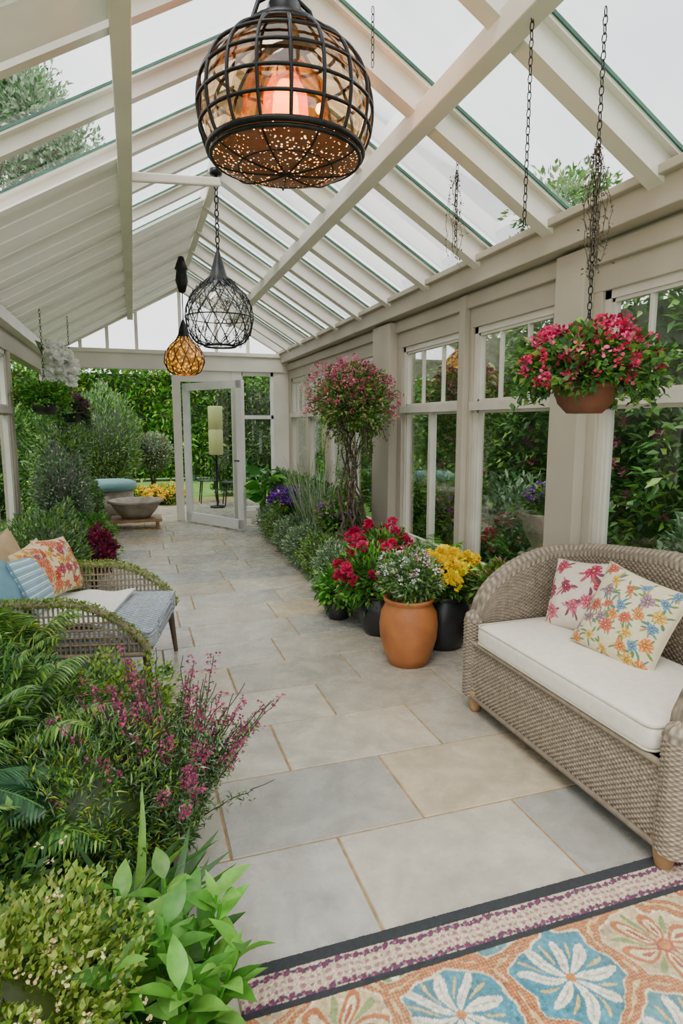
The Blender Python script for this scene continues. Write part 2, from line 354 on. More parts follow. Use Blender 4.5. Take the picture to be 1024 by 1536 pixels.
mk('trim_%d'%tn,boards(6.1,YE-.1,px0+.04,RX-.04),M_blind,kind='structure',label='pale lapped boards lining the roof slope',smooth=False); tn+=1
mk('trim_%d'%tn,boards(1.0,2.93,XL+.08,px0-.04,.32),M_blind,kind='structure',label='broad pale panels lining the roof slope',smooth=False); tn+=1
B=MB(); beam(B,(px0,4.6,roofz(px0)-.16),(.68,4.9,roofz(px0)-.02),.04,.06)
mk('trim_%d'%tn,B,M_white,kind='structure',label='short white roof brace',smooth=False,bevel=.01); tn+=1
# end wall
B=MB(); box(B,(XL,YE-.06,2.37),(XR,YE+.1,2.66)); box(B,(XL,YE-.09,2.60),(XR,YE-.06,2.66)); 
for x0,x1 in ((.60,.72),(1.52,1.68),(2.2,XR)): box(B,(x0,YE-.04,0),(x1,YE+.08,2.37))
box(B,(1.66,YE-.04,0),(2.2,YE+.08,.12)); box(B,(.72,YE-.03,2.2),(1.52,YE+.07,2.37))
for xm in (-.7,-.32,.1,.75,1.3,1.8): box(B,(xm-.025,YE-.02,2.66),(xm+.025,YE+.05,roofz(xm)-.05))
beam(B,(RX,YE,RZ-.1),(XL,YE,EL-.06),.12,.12); beam(B,(RX,YE,RZ-.1),(XR,YE,ER-.06),.12,.12)
mk('wall_back',B,M_white,kind='structure',label='gable end frame with posts and header',smooth=False,bevel=.004)
B=MB(); yy=YE+.02
quad(B,[(1.66,yy,.12),(2.2,yy,.12),(2.2,yy,2.37),(1.66,yy,2.37)],1)
for x0,x1 in((1.66,1.7),(2.16,2.2)): box(B,(x0,yy-.03,.12),(x1,yy+.03,2.37))
box(B,(1.66,yy-.03,1.62),(2.2,yy+.03,1.68));box(B,(1.66,yy-.03,.12),(2.2,yy+.03,.18));box(B,(1.66,yy-.03,2.31),(2.2,yy+.03,2.37))
mk('window_14',B,[M_doorp,M_glass],kind='structure',label='narrow fixed window beside the garden door',smooth=False)
hx,hy=.76,YE-.14; ex,ey=1.47,8.85
B=MB(); d=np.array([ex-hx,ey-hy,0]);Ld=np.linalg.norm(d);d/=Ld
def dp(s,z): return (hx+d[0]*s,hy+d[1]*s,z)
for s in (.06,Ld-.06): beam(B,dp(s,.03),dp(s,2.15),.05,.13,up=(d[0],d[1],0))
for z,w in ((.09,.14),(2.1,.11),): beam(B,dp(0,z),dp(Ld,z),.05,w)
B.add([dp(.08,.1),dp(Ld-.08,.1),dp(Ld-.08,2.08),dp(.08,2.08)],[(0,1,2,3)],mi=1)
tube(B,[np.array(dp(Ld-.06,1.02))+[-.04,-.05,0],np.array(dp(Ld-.16,1.02))+[-.04,-.05,0]],.012,8,mi=2)
mk('door_1',B,[M_doorp,M_glass,M_black],kind='structure',label='white framed glazed garden door standing open',smooth=False)

# ================= SOFA
S=thing('wicker_loveseat',(2.0,2.17,0),'grey-brown wicker loveseat with curved arms and white seat cushion','sofa')
xf,xb,y0,y1=1.70,2.33,1.50,2.84
pts=[]
R=.22
for x in np.linspace(xf,xb-R,12): pts.append((x,y1))
for a in np.linspace(90,0,10)[1:]: pts.append((xb-R+R*math.cos(math.radians(a)),y1-R+R*math.sin(math.radians(a))))
for y in np.linspace(y1-R,y0+R,16)[1:]: pts.append((xb,y))
for a in np.linspace(0,-90,10)[1:]: pts.append((xb-R+R*math.cos(math.radians(a)),y0+R+R*math.sin(math.radians(a))))
for x in np.linspace(xb-R,xf,12)[1:]: pts.append((x,y0))
pts=np.array(pts); s=np.concatenate([[0],np.cumsum(np.linalg.norm(np.diff(pts,axis=0),axis=1))]); Ls=s[-1]
su,sv=.015,.0105
nu=int(Ls/su*5); ss=np.linspace(0,Ls,nu); Pp=np.stack([np.interp(ss,s,pts[:,0]),np.interp(ss,s,pts[:,1])],1)
kk=25; ker=np.ones(kk)/kk; Pp=np.stack([np.convolve(np.pad(Pp[:,i],kk//2,mode='reflect',reflect_type='odd'),ker,'valid') for i in (0,1)],1)
Tt=nrm(np.gradient(Pp,axis=0)); No=np.stack([-Tt[:,1],Tt[:,0]],1)
dd=np.minimum(ss,Ls-ss); q=np.clip(dd/.62,0,1)
H=.50+.34*np.sqrt(1-(1-q)**2)+.075*np.clip((dd-.6)/.62,0,1)**.8
th=.055
nv1=int(.75/sv*5);nv2=16;nv3=int(.42/sv*5)
rows=[]
for v in np.linspace(0,1,nv1): rows.append(np.concatenate([Pp+No*th*(1-.25*(1-v)),(.085+(H-.085)*v)[:,None]],1))
for a in np.linspace(0,np.pi,nv2)[1:]: rows.append(np.concatenate([Pp+No*th*math.cos(a),(H+math.sin(a)*th)[:,None]],1))
for v in np.linspace(0,1,nv3)[1:]: rows.append(np.concatenate([Pp-No*th*(1-.2*v),(H+(.36-H)*v)[:,None]],1))
P=np.stack(rows,1); Vl=.75+.11+.42
B=MB(); wicker(B,P,su,sv,Ls,Vl,.0038)
for idx in (0,-1):
    c=Pp[idx]; a0=np.linspace(0,2*np.pi,61)
    zz=np.linspace(.085,.50,int(.42/sv*5)); zt=np.linspace(0,np.pi/2,10)[1:]
    rr=np.concatenate([np.full(len(zz),th),th*np.cos(zt)]); zz=np.concatenate([zz,.50+th*np.sin(zt)])
    Pq=np.stack([c[0]+rr[None]*np.cos(a0)[:,None],c[1]+rr[None]*np.sin(a0)[:,None],np.broadcast_to(zz,(61,len(zz)))],-1)
    wicker(B,Pq,.0175*1.01,sv,.35,.5,.0036)
X=np.concatenate([Pp+No*(th+.004),(H-.03)[:,None]],1)[::4]; tube(B,X,.009,6,h('8a7d6a'))
yy=np.linspace(y0+.03,y1-.03,int(1.28/su*5)); zz=np.linspace(.085,.385,int(.3/sv*5))
P=np.stack([np.full((len(yy),len(zz)),xf-.02)-.012*np.sin(np.pi*(zz-.085)/.3)[None],np.broadcast_to(yy[:,None],(len(yy),len(zz))),np.broadcast_to(zz[None],(len(yy),len(zz)))],-1)
wicker(B,P[::-1],su,sv,1.28,.3,.0038)
tube(B,[(xf-.03,y0+.02,.39),(xf-.03,y1-.02,.39)],.013,8,h('908370')); tube(B,[(xf-.03,y0,.088),(xf-.03,y1,.088)],.012,8,h('7c7060'))
box(B,(xf-.01,y0,.1),(xb,y1,.36),h('484038'))
mk('frame',B,M_wick,parent=S)
for x,y in ((xf+.0,y0+.03),(xf+.0,y1-.03),(xb-.05,y0+.12),(xb-.05,y1-.12)):
    B=MB(); lathe(B,[(.0,0),(.026,0),(.032,.02),(.042,.085),(.042,.12),(0,.12)],(x,y,0),16); mk('leg',B,M_wood,parent=S)
def sgp(v,e): return np.sign(v)*np.abs(v)**e
def cushion(B,c,dim,col,e1=.28,e2=.22,n=64,crown=.12):
    u=np.linspace(-np.pi,np.pi,n*2,endpoint=False);v=np.linspace(-np.pi/2,np.pi/2,n//2)
    U,V=np.meshgrid(u,v,indexing='ij')
    x=sgp(np.cos(V),e1)*sgp(np.cos(U),e2);y=sgp(np.cos(V),e1)*sgp(np.sin(U),e2);z=sgp(np.sin(V),e1*1.6)
    z=z*(1+crown*(1-x**2)*(1-y**2))
    P=np.stack([x*dim[0]/2,y*dim[1]/2,z*dim[2]/2],-1)+np.array(c)
    grid(B,P,col,wu=True)
B=MB(); cc=h('ebe5d7'); cx0,cx1,cy0,cy1=xf-.05,xb-.10,y0+.075,y1-.075
cushion(B,((cx0+cx1)/2,(cy0+cy1)/2,.455),(cx1-cx0,cy1-cy0,.135),cc,e1=.3,e2=.12)
def rring(x0,x1,y0,y1,z,r):
    o=[]
    for cx,cy,a in ((x1-r,y1-r,0),(x0+r,y1-r,90),(x0+r,y0+r,180),(x1-r,y0+r,270)):
        for t in np.linspace(0,90,6): o.append((cx+r*math.cos(math.radians(a+t)),cy+r*math.sin(math.radians(a+t)),z))
    return o
for z in (.412,.5): tube(B,rring(cx0+.008,cx1-.008,cy0+.008,cy1-.008,z,.04),.005,6,h('d0c9b8'),closed=True)
mk('seat_cushion',B,M_fab,parent=S,label='white seat cushion with piping')
# ---- pillows
def floral(U,V,bg,flowers,leaf,nf,seed,R=(.06,.10),md=.26):
    g=np.random.default_rng(seed); C=np.broadcast_to(np.array(bg),U.shape+(3,)).copy()
    C*=1+.03*g.normal(size=U.shape)[...,None]
    U=U+.02*np.sin(V*17+seed); V=V+.02*np.sin(U*15+seed)
    pts=[]
    for i in range(4000):
        if nf==0: break
        p=(g.random(2)*2-1)*.95
        if all(np.hypot(*(p-q))>md for q in pts): pts.append(p)
        if len(pts)>=nf: break
    for i,p in enumerate(pts):
        for k in range(6):
            a=g.random()*6.28; r=g.uniform(*R)*2; du=U-p[0];dv=V-p[1]; lx=du-math.cos(a)*r*1.15; lyy=dv-math.sin(a)*r*1.15
            q=lx*math.cos(a)+lyy*math.sin(a); w=-lx*math.sin(a)+lyy*math.cos(a)
            C[((q/(r*.6))**2+(w/(r*.17))**2<1)]=leaf[g.integers(len(leaf))]
    for i,p in enumerate(pts):
        r=g.uniform(*R)*2; du=U-p[0];dv=V-p[1]; rr=np.hypot(du,dv); t=np.arctan2(dv,du)
        fc=np.array(flowers[i%len(flowers)]); k=g.integers(5,9); ph=g.random()*6
        ms=rr<r*(.72+.25*np.abs(np.cos(k/2*t+ph)))*(1+.12*np.sin(rr*60+t*3)); C[ms]=fc
        ms=ms&(np.abs(np.sin(k/2*t+ph))<.35); C[ms]=np.clip(fc*1.5+.08,0,1)
        C[rr<r*.42*(.7+.3*np.cos(k*t+ph+.5))]=fc*.4
        C[rr<r*.14]=h('d8b050')
    return C
def pillow(name,c,size,thick,az,lean,roll,bg,flowers,leaf,nf,seed,label,md=.26,R=(.06,.1),stripe=None):
    n=180; u=np.linspace(-1,1,n);U,V=np.meshgrid(u,u,indexing='ij')
    B=MB()
    Cc=floral(U,V,bg,flowers,leaf,nf,seed,R,md)
    if stripe is not None:
        Cc[np.abs((V*4)%1-.5)<.12]=stripe; Cc[np.abs((V*4+.3)%1-.5)<.03]=stripe
    z=thick/2*np.clip((1-np.abs(U)**2.6)*(1-np.abs(V)**2.6),0,1)**.55
    pin=1-.07*(1-np.abs(V)**2); pin2=1-.07*(1-np.abs(U)**2)
    X=U*pin*size/2; Y=V*pin2*size/2
    wr=.005*np.sin(9*U+seed)*np.sin(7*V)*(1-U**2)*(1-V**2)
    upv=np.array([-math.cos(az)*math.sin(lean),-math.sin(az)*math.sin(lean),math.cos(lean)])
    side=np.array([-math.sin(az),math.cos(az),0]); nn=np.cross(side,upv)
    s2=side*math.cos(roll)+upv*math.sin(roll); u2=-side*math.sin(roll)+upv*math.cos(roll)
    for sg in (1,-1):
        P=np.array(c)+X[...,None]*s2+Y[...,None]*u2+((z*sg+wr)[...,None])*nn
        grid(B,P if sg>0 else P[::-1],Cc if sg>0 else Cc[::-1])
    ed=[(-1,t) for t in np.linspace(-1,1,20)]+[(t,1) for t in np.linspace(-1,1,20)][1:]+[(1,t) for t in np.linspace(1,-1,20)][1:]+[(t,-1) for t in np.linspace(1,-1,20)][1:-1]
    E=[np.array(c)+a*(1-.07*(1-b*b))*size/2*s2+b*(1-.07*(1-a*a))*size/2*u2 for a,b in ed]
    tube(B,E,.004,5,tuple(np.array(bg)*.85),closed=True)
    return mk(name,B,M_fab,label=label,cat='cushion',off=c)
pillow('throw_pillow',(2.09,2.50,.69),.36,.15,math.radians(188),math.radians(20),.12,h('e8dac8'),[h('b02850'),h('c85a74'),h('922048')],[h('b85a66'),h('7d4a55'),h('c88288')],9,3,'cream throw pillow with pink and red floral print',.46,(.09,.13))
pillow('throw_pillow',(2.04,2.12,.69),.41,.16,math.radians(196),math.radians(24),-.20,h('ded3b0'),[h('c87c38'),h('5580a0'),h('b8543c'),h('cba040'),h('8a6a7a')],[h('6a8a42'),h('4c8070'),h('5c7f4a'),h('b8905a')],30,8,'cream throw pillow with orange blue and green flowers',.27,(.05,.085))

# ================= RUG
YR=1.58
gx=np.arange(.20,2.30,.0036); gy=np.arange(.55,YR,.0036)
X,Y=np.meshgrid(gx,gy,indexing='ij'); d=YR-Y; g=np.random.default_rng(5)
C=np.zeros(X.shape+(3,)); 
Xw=X+.014*np.sin(Y*19+1)+.007*np.sin(Y*41+X*23); Yw=Y+.014*np.sin(X*17+2)+.007*np.sin(X*37-Y*29)
sp=.34; cen=[]
for j in range(-1,6):
    for i in range(-1,9):
        cen.append((.10+i*sp+(j%2)*sp/2+g.normal()*.022,1.27-j*sp*.80+g.normal()*.02,[0,2,1,3,4,3,1][(i*3+j*2)%7])); 
D=np.stack([np.hypot(Xw-a,Yw-b) for a,b,_ in cen],0); o=np.argsort(D,0)[:2]; f1=np.take_along_axis(D,o[:1],0)[0]; f2=np.take_along_axis(D,o[1:2],0)[0]
cid=o[0]; edge=f2-f1
types=np.array([c[2] for c in cen])[cid]; cxx=np.array([c[0] for c in cen])[cid]; cyy=np.array([c[1] for c in cen])[cid]
for k,bgc in enumerate((h('37788b'),h('44879a'),h('879a62'),h('cbb68c'),h('558f9a'))): C[types==k]=bgc
r=f1; t=np.arctan2(Yw-cyy,Xw-cxx)+cid
mot=(np.sin(X*31+Y*13)*np.sin(Y*37-X*11))[...,None]; C*=1+.20*mot
def petals(npt,r0,r1,wd,ph=0):
    a=(t+ph)%(2*np.pi/npt)-np.pi/npt; q=(r-(r0+r1)/2)/((r1-r0)/2); return (np.abs(q)<1)&(np.abs(a*r)<wd*np.sqrt(np.clip(1-q*q,0,1))*(.75+.25*q))
k=types!=3
C[k&petals(8,.012,.135,.021)]=h('ece5d2')
C[k&petals(8,.03,.12,.003)]=h('a8b5ac')
C[k&petals(8,.06,.125,.006,np.pi/8)]=h('d0b878')
k3=types==3; C[k3&petals(6,.02,.135,.035)]=h('b46a3c'); C[k3&petals(6,.03,.115,.020)]=h('dfcca4'); C[k3&petals(6,.04,.09,.008)]=h('a4543a'); C[k3&petals(6,.05,.13,.012,np.pi/6)]=h('82965c'); C[k3&(r<.024)]=h('a84c3a')
C[(r<.016)]=h('c08040')
e1=edge+.010*np.sin(X*60+Y*31)*np.sin(Y*70)
ms=e1<.046; C[ms]=h('b06c3e'); sp_=np.sin((X+Y)*330)*np.sin((X-Y)*330)
C[ms&(sp_>.2)]=h('ca9264'); C[ms&(sp_<-.45)]=h('925430'); C[(e1<.005)]=h('d0b482'); C[(e1>.044)&(e1<.056)]=h('dccdaa')
wn=np.repeat(np.repeat(g.normal(size=(X.shape[0]//3+1,X.shape[1]//3+1)),3,0),3,1)[:X.shape[0],:X.shape[1]]
C*=(1+.13*wn)[...,None]; C*= (1+.08*g.normal(size=X.shape))[...,None]
fade=.06+.06*np.sin(X*7+1)*np.sin(Y*9); C=C*(1-fade[...,None])+np.array(h('c9bda3'))*fade[...,None]
def bd(a,b): return (d>=a)&(d<b)
C[bd(0,.045)]=h('2e3236'); band=bd(.045,.15); C[band]=h('cfc0a6')
jx=.006*np.sin(X*23)+.004*np.sin(X*61); jy=.004*np.sin(X*37+2)
along=X+jx; q=(d-.0975)+jy
C[band&(np.hypot((along*60)%1-.5,(q*60)%1-.5)<.22)]=h('b5a186')
for qq in (-.038,.038):
    u_=(along*30)%1-.5; C[band&((u_/.38)**2+((q-qq)/.011)**2<1+.5*np.sin(X*211+d*190))]=h('683a56')
    u_=(along*30+.5)%1-.5; C[band&((u_/.18)**2+((q-qq)/.006)**2<1)]=h('484058')
    u_=(along*30+.3)%1-.5; C[band&((u_/.10)**2+((q-qq)/.004)**2<1)]=h('b0607c')
for qq in (-.012,.012):
    u_=(along*41+qq*9)%1-.5; C[band&((u_/.3)**2+((q-qq)/.006)**2<1+.6*np.sin(X*170))]=h('a8747a')
C[bd(.142,.164)]=h('2e3236')
C[band]*= (1+.18*g.normal(size=band.sum()))[:,None]
C=np.clip(C,0,1)
Z=.010+.0018*g.random(X.shape)-np.where((e1<.046)&(d>.165),-.0025,0)+.0012*wn*.3
Z[0,:]=.0;Z[-1,:]=0;Z[:,0]=0;Z[:,-1]=0
B=MB(); grid(B,np.stack([X,Y,Z],-1),C)
M_rug=attr('rug_pile',.95,0,.18,60,.6,500,.03)
mk('rug',B,M_rug,label='colourful floral medallion rug with dark banded border',cat='rug',off=(1.2,1.0,0))

# ================= LAMPS
def link_chain(B,x,y,z0,z1,ll=.042,r=.003,w=.0105):
    n=max(2,int((z1-z0)/(ll*.80)))
    for i in range(n):
        zc=z1-(i+.5)*(z1-z0)/n; a=np.arange(10)/10*2*np.pi; u=np.cos(a)*w; v=np.sin(a)*ll/2
        th=(i%2)*np.pi/2+.4; P=np.stack([x+u*math.cos(th),y+u*math.sin(th),zc+v],1); tube(B,P,r,5,closed=True)
M_amber=glass('amber_glass',(1.0,.62,.22),.10,.12,(1,.75,.4))
M_smoke=glass('smoked_glass',(.86,.70,.50),.12,.06,(1,.9,.78))
M_clear=glass('clear_glass',(.93,.93,.92),.10,.05)
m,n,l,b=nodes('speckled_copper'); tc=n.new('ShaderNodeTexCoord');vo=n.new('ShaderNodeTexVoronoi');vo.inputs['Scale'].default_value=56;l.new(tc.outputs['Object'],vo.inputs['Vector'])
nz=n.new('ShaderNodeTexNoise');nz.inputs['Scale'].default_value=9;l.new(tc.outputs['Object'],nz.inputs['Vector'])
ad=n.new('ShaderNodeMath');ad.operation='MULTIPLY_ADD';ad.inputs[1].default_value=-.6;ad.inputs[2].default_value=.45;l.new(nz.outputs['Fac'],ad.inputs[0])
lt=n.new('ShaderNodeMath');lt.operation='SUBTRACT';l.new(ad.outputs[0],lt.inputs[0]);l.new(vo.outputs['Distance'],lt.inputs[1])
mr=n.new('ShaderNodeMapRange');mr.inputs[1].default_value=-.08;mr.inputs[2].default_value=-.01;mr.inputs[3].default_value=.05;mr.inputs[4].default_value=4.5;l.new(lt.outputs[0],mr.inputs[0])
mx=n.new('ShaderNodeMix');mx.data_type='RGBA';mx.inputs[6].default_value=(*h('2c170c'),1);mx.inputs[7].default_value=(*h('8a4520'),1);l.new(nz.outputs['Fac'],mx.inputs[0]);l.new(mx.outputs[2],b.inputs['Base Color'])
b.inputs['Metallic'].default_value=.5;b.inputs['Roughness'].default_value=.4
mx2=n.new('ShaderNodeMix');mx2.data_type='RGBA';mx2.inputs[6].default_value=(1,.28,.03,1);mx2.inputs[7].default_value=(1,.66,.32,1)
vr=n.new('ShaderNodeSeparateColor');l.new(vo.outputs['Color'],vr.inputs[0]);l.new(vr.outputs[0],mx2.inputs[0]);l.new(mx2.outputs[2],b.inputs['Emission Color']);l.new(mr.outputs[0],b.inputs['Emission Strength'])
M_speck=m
M_bulb=emit('bulb_glow',(1,.50,.09),13)
M_halo=emit('amber_lit_inner',(1,.34,.03),2.2)
_n=M_halo.node_tree.nodes;_l=M_halo.node_tree.links;_t=_n.new('ShaderNodeBsdfTransparent');_t.inputs[0].default_value=(1,.8,.5,1);_m=_n.new('ShaderNodeMixShader');_m.inputs[0].default_value=.35
_l.new(_t.outputs[0],_m.inputs[1]);_l.new(_n['Principled BSDF'].outputs[0],_m.inputs[2]);_l.new(_m.outputs[0],_n['Material Output'].inputs['Surface'])
def ring(c,r,z,n=56): a=np.arange(n)/n*2*np.pi; return np.stack([c[0]+r*np.cos(a),c[1]+r*np.sin(a),np.full(n,c[2]+z)],1)
c=(.73,3.02,2.99)
L=thing('pendant_lamp',c,'large black wire globe pendant lamp with glowing amber bulb','lamp')
cz=np.array([-.20,-.15,-.08,0,.09,.17,.235,.285,.315]);cr_=np.array([.355,.382,.398,.402,.388,.345,.275,.18,.09])
tq=np.linspace(0,8,40)
def sm(v): 
    o=np.interp(tq,np.arange(9),v); return np.convolve(np.pad(o,3,mode='reflect',reflect_type='odd'),np.ones(7)/7,'valid')
ZZ=sm(cz);RR=sm(cr_); zb=-.20; rb=.355
bowl_t=np.linspace(0,1,10); bowl_r=rb*np.cos(bowl_t*np.pi/2)**.9; bowl_z=zb-.085*np.sin(bowl_t*np.pi/2)
B=MB()
for i in range(18):
    a=i/18*2*np.pi; tube(B,np.stack([c[0]+RR*np.cos(a),c[1]+RR*np.sin(a),c[2]+ZZ],1),.0085,6)
    if i%2==0: tube(B,np.stack([c[0]+bowl_r*np.cos(a),c[1]+bowl_r*np.sin(a),c[2]+bowl_z-.006],1),.0045,5)
for z in (-.11,-.02,.08,.17,.25): tube(B,ring(c,float(np.interp(z,ZZ,RR)),z),.0085,6,closed=True)
tube(B,ring(c,rb,zb),.014,8,closed=True); tube(B,ring(c,rb-.012,zb-.022),.010,8,closed=True)
tube(B,ring(c,rb*.62,zb-.068),.004,6,closed=True)
mk('cage',B,M_black,parent=L)
B=MB(); lathe(B,list(zip(bowl_r,bowl_z)),c,48); mk('bottom_screen',B,M_speck,parent=L,label='glittering speckled copper bowl')
B=MB(); lathe(B,[(r_*.95,z_*.95) for r_,z_ in zip(RR[::3],ZZ[::3])],c,40); mk('glass_liner',B,M_smoke,parent=L,label='smoky amber glass globe')
B=MB(); lathe(B,[(.04,-.15),(.15,-.12),(.20,-.02),(.19,.08),(.12,.17),(.06,.22)],c,28); mk('glass_shade',B,M_amber,parent=L,label='amber glass inner shade')
B=MB(); lathe(B,[(0,-.12),(.07,-.10),(.105,-.03),(.10,.05),(.06,.13),(0,.16)],c,24); mk('inner_glass',B,M_halo,parent=L,label='lit amber glass chimney')
B=MB(); lathe(B,[(0,-.09),(.04,-.075),(.062,-.02),(.056,.05),(.03,.11),(.0,.12)],c,20); mk('bulb',B,M_bulb,parent=L,label='glowing warm bulb')
B=MB(); lathe(B,[(.0,.12),(.04,.12),(.04,.18),(.07,.22),(.085,.28),(.17,.30),(.165,.325),(.09,.34),(.075,.42),(.05,.46),(0,.47)],c,28)
tube(B,[(c[0],c[1],c[2]+.45),(c[0],c[1],RZ-.2)],.016,8); lathe(B,[(.0,RZ-.33-c[2]),(.03,RZ-.32-c[2]),(.09,RZ-.22-c[2]),(.09,RZ-.165-c[2])],c,20)
for sg in(-1,1): tube(B,[(c[0]+sg*.16,c[1],c[2]+.31),(c[0]+sg*.12,c[1],c[2]+.42),(c[0],c[1],c[2]+.50)],.011,6)
mk('lamp_cap',B,M_black,parent=L)
ld=bpy.data.lights.new('bulb_light','POINT'); ld.energy=12; ld.color=(1,.55,.22); ld.shadow_soft_size=.04; o=bpy.data.objects.new('bulb_light',ld); o.location=(c[0]+.22,c[1]-.14,c[2]-.05); COL.objects.link(o)
# lamp 2
c=(.72,5.4,2.46); L=thing('pendant_lamp',c,'clear rounded pendant lamp in dark wire filigree','lamp')
prof=[(.13,-.27),(.21,-.235),(.262,-.15),(.28,-.04),(.268,.06),(.22,.15),(.14,.225),(.07,.29),(.04,.36)]
pr=np.array(prof);tt=np.linspace(0,1,len(prof));t2=np.linspace(0,1,34);rr=np.interp(t2,tt,pr[:,0]);zz=np.interp(t2,tt,pr[:,1])
B=MB()
for tw in (1.6,-1.6):
    for i in range(15):
        a=i/15*2*np.pi+tw*t2; tube(B,np.stack([c[0]+rr*np.cos(a),c[1]+rr*np.sin(a),c[2]+zz],1),.0042,5)
for i in range(110):
    a=rng.random()*6.28; q=.06+.75*rng.random(); r0=np.interp(q,t2,rr); z0=np.interp(q,t2,zz); tt_=np.arange(8)/8*6.28; s_=.014+.014*rng.random()
    P=np.stack([c[0]+r0*np.cos(a+s_*np.cos(tt_)/max(r0,.08)),c[1]+r0*np.sin(a+s_*np.cos(tt_)/max(r0,.08)),c[2]+z0+s_*np.sin(tt_)],1); tube(B,P,.003,4,closed=True)
tube(B,ring(c,.13,-.27),.009,6,closed=True); tube(B,ring(c,.28,-.04),.005,6,closed=True)
mk('cage',B,M_black,parent=L)
B=MB(); lathe(B,[(a*.93,b) for a,b in prof],c,28); mk('glass_shade',B,M_clear,parent=L,label='clear glass shade')
B=MB(); lathe(B,[(.12,.235),(.07,.30),(.05,.37),(.03,.44),(.012,.5),(0,.52)],c,20); link_chain(B,c[0],c[1],c[2]+.5,RZ-.16,.06,.006,.017); lathe(B,[(0,.0),(.05,.01),(.05,.05),(0,.05)],(c[0],c[1],RZ-.21),16)
mk('lamp_cap',B,M_black,parent=L,label='dark cap with hanging chain')
# lamp 3
c=(.62,7.9,2.36); L=thing('pendant_lamp',c,'amber beaded globe pendant lamp with dark cap','lamp')
prof=[(.12,-.23),(.19,-.19),(.235,-.08),(.22,.03),(.16,.12),(.09,.18),(.06,.24)]
m,n,l,b=nodes('amber_beads');b.inputs['Base Color'].default_value=(*h('c08030'),1);b.inputs['Emission Color'].default_value=(1,.42,.05,1);b.inputs['Roughness'].default_value=.3
tc=n.new('ShaderNodeTexCoord');vo=n.new('ShaderNodeTexVoronoi');vo.inputs['Scale'].default_value=26;l.new(tc.outputs['Object'],vo.inputs['Vector'])
mr=n.new('ShaderNodeMapRange');mr.inputs[1].default_value=0;mr.inputs[2].default_value=.5;mr.inputs[3].default_value=2.6;mr.inputs[4].default_value=.1;l.new(vo.outputs['Distance'],mr.inputs[0]);l.new(mr.outputs[0],b.inputs['Emission Strength'])
B=MB(); lathe(B,prof,c,28); mk('lamp_shade',B,m,parent=L,label='glowing amber beaded shade')
pr=np.array(prof);tt=np.linspace(0,1,len(prof));t2=np.linspace(0,1,22);rr=np.interp(t2,tt,pr[:,0])+.005;zz=np.interp(t2,tt,pr[:,1])
B=MB()
for tw in (1.2,-1.2):
    for i in range(12):
        a=i/12*2*np.pi+tw*t2; tube(B,np.stack([c[0]+rr*np.cos(a),c[1]+rr*np.sin(a),c[2]+zz],1),.0045,5)
lathe(B,[(.075,.20),(.06,.28),(.035,.36),(.012,.42),(0,.43)],c,16); tube(B,[(c[0],c[1],c[2]+.42),(c[0],c[1],3.42)],.007,6)
lathe(B,[(0,.72),(.04,.74),(.075,.86),(.06,.98),(.08,1.0),(.03,1.14),(0,1.15)],c,16); mk('cage',B,M_black,parent=L,label='dark lattice and cap on a rod')

def vineB(B,x,y,z0,z1,n,spread,cols):
    for i in range(n):
        m=16; t=np.linspace(0,1,m); s=spread*(.4+.6*rng.random())
        a=rng.random()*6.28; px=x+s*np.sin(t*np.pi)*math.cos(a)+.015*rng.normal(size=m).cumsum()*.4
        py=y+s*np.sin(t*np.pi)*math.sin(a)+.015*rng.normal(size=m).cumsum()*.4; pz=z1+(z0-z1)*t*(.6+.4*rng.random())+.01*rng.normal(size=m)
        P=np.stack([px,py,pz],1); tube(B,P,.0016,4,cols[0]); leaves(B,P,rng.normal(size=P.shape),.015,.008,cols)
    P=np.stack([x+spread*rng.normal(size=n*6)*.5,y+spread*rng.normal(size=n*6)*.5,z0+(z1-z0)*rng.random(n*6)],1); leaves(B,P,rng.normal(size=P.shape),.016,.009,cols)
def chain(x,y,z0,label,vine=None):
    T_=thing('hanging_chain',(x,y,z0),label,'chain'); B=MB(); link_chain(B,x,y,z0,roofz(x)-.02,.038,.0022,.008); mk('chain',B,M_black,parent=T_)
    if vine: B=MB(); vineB(B,x,y,*vine); mk('vine',B,M_leaf,parent=T_,label='dry trailing vine')
VC=[h('5b5140'),h('6d6a4c'),h('7d5a58'),h('4b4a34')]
chain(1.5,2.23,2.32,'thin black chain hanging from the purlin')
chain(1.15,3.0,3.22,'short black chain hanging from the roof')
chain(1.8,3.35,2.55,'thin chain with sparse dried trailing vine',(2.45,2.95,8,.035,VC+GG[:2]))

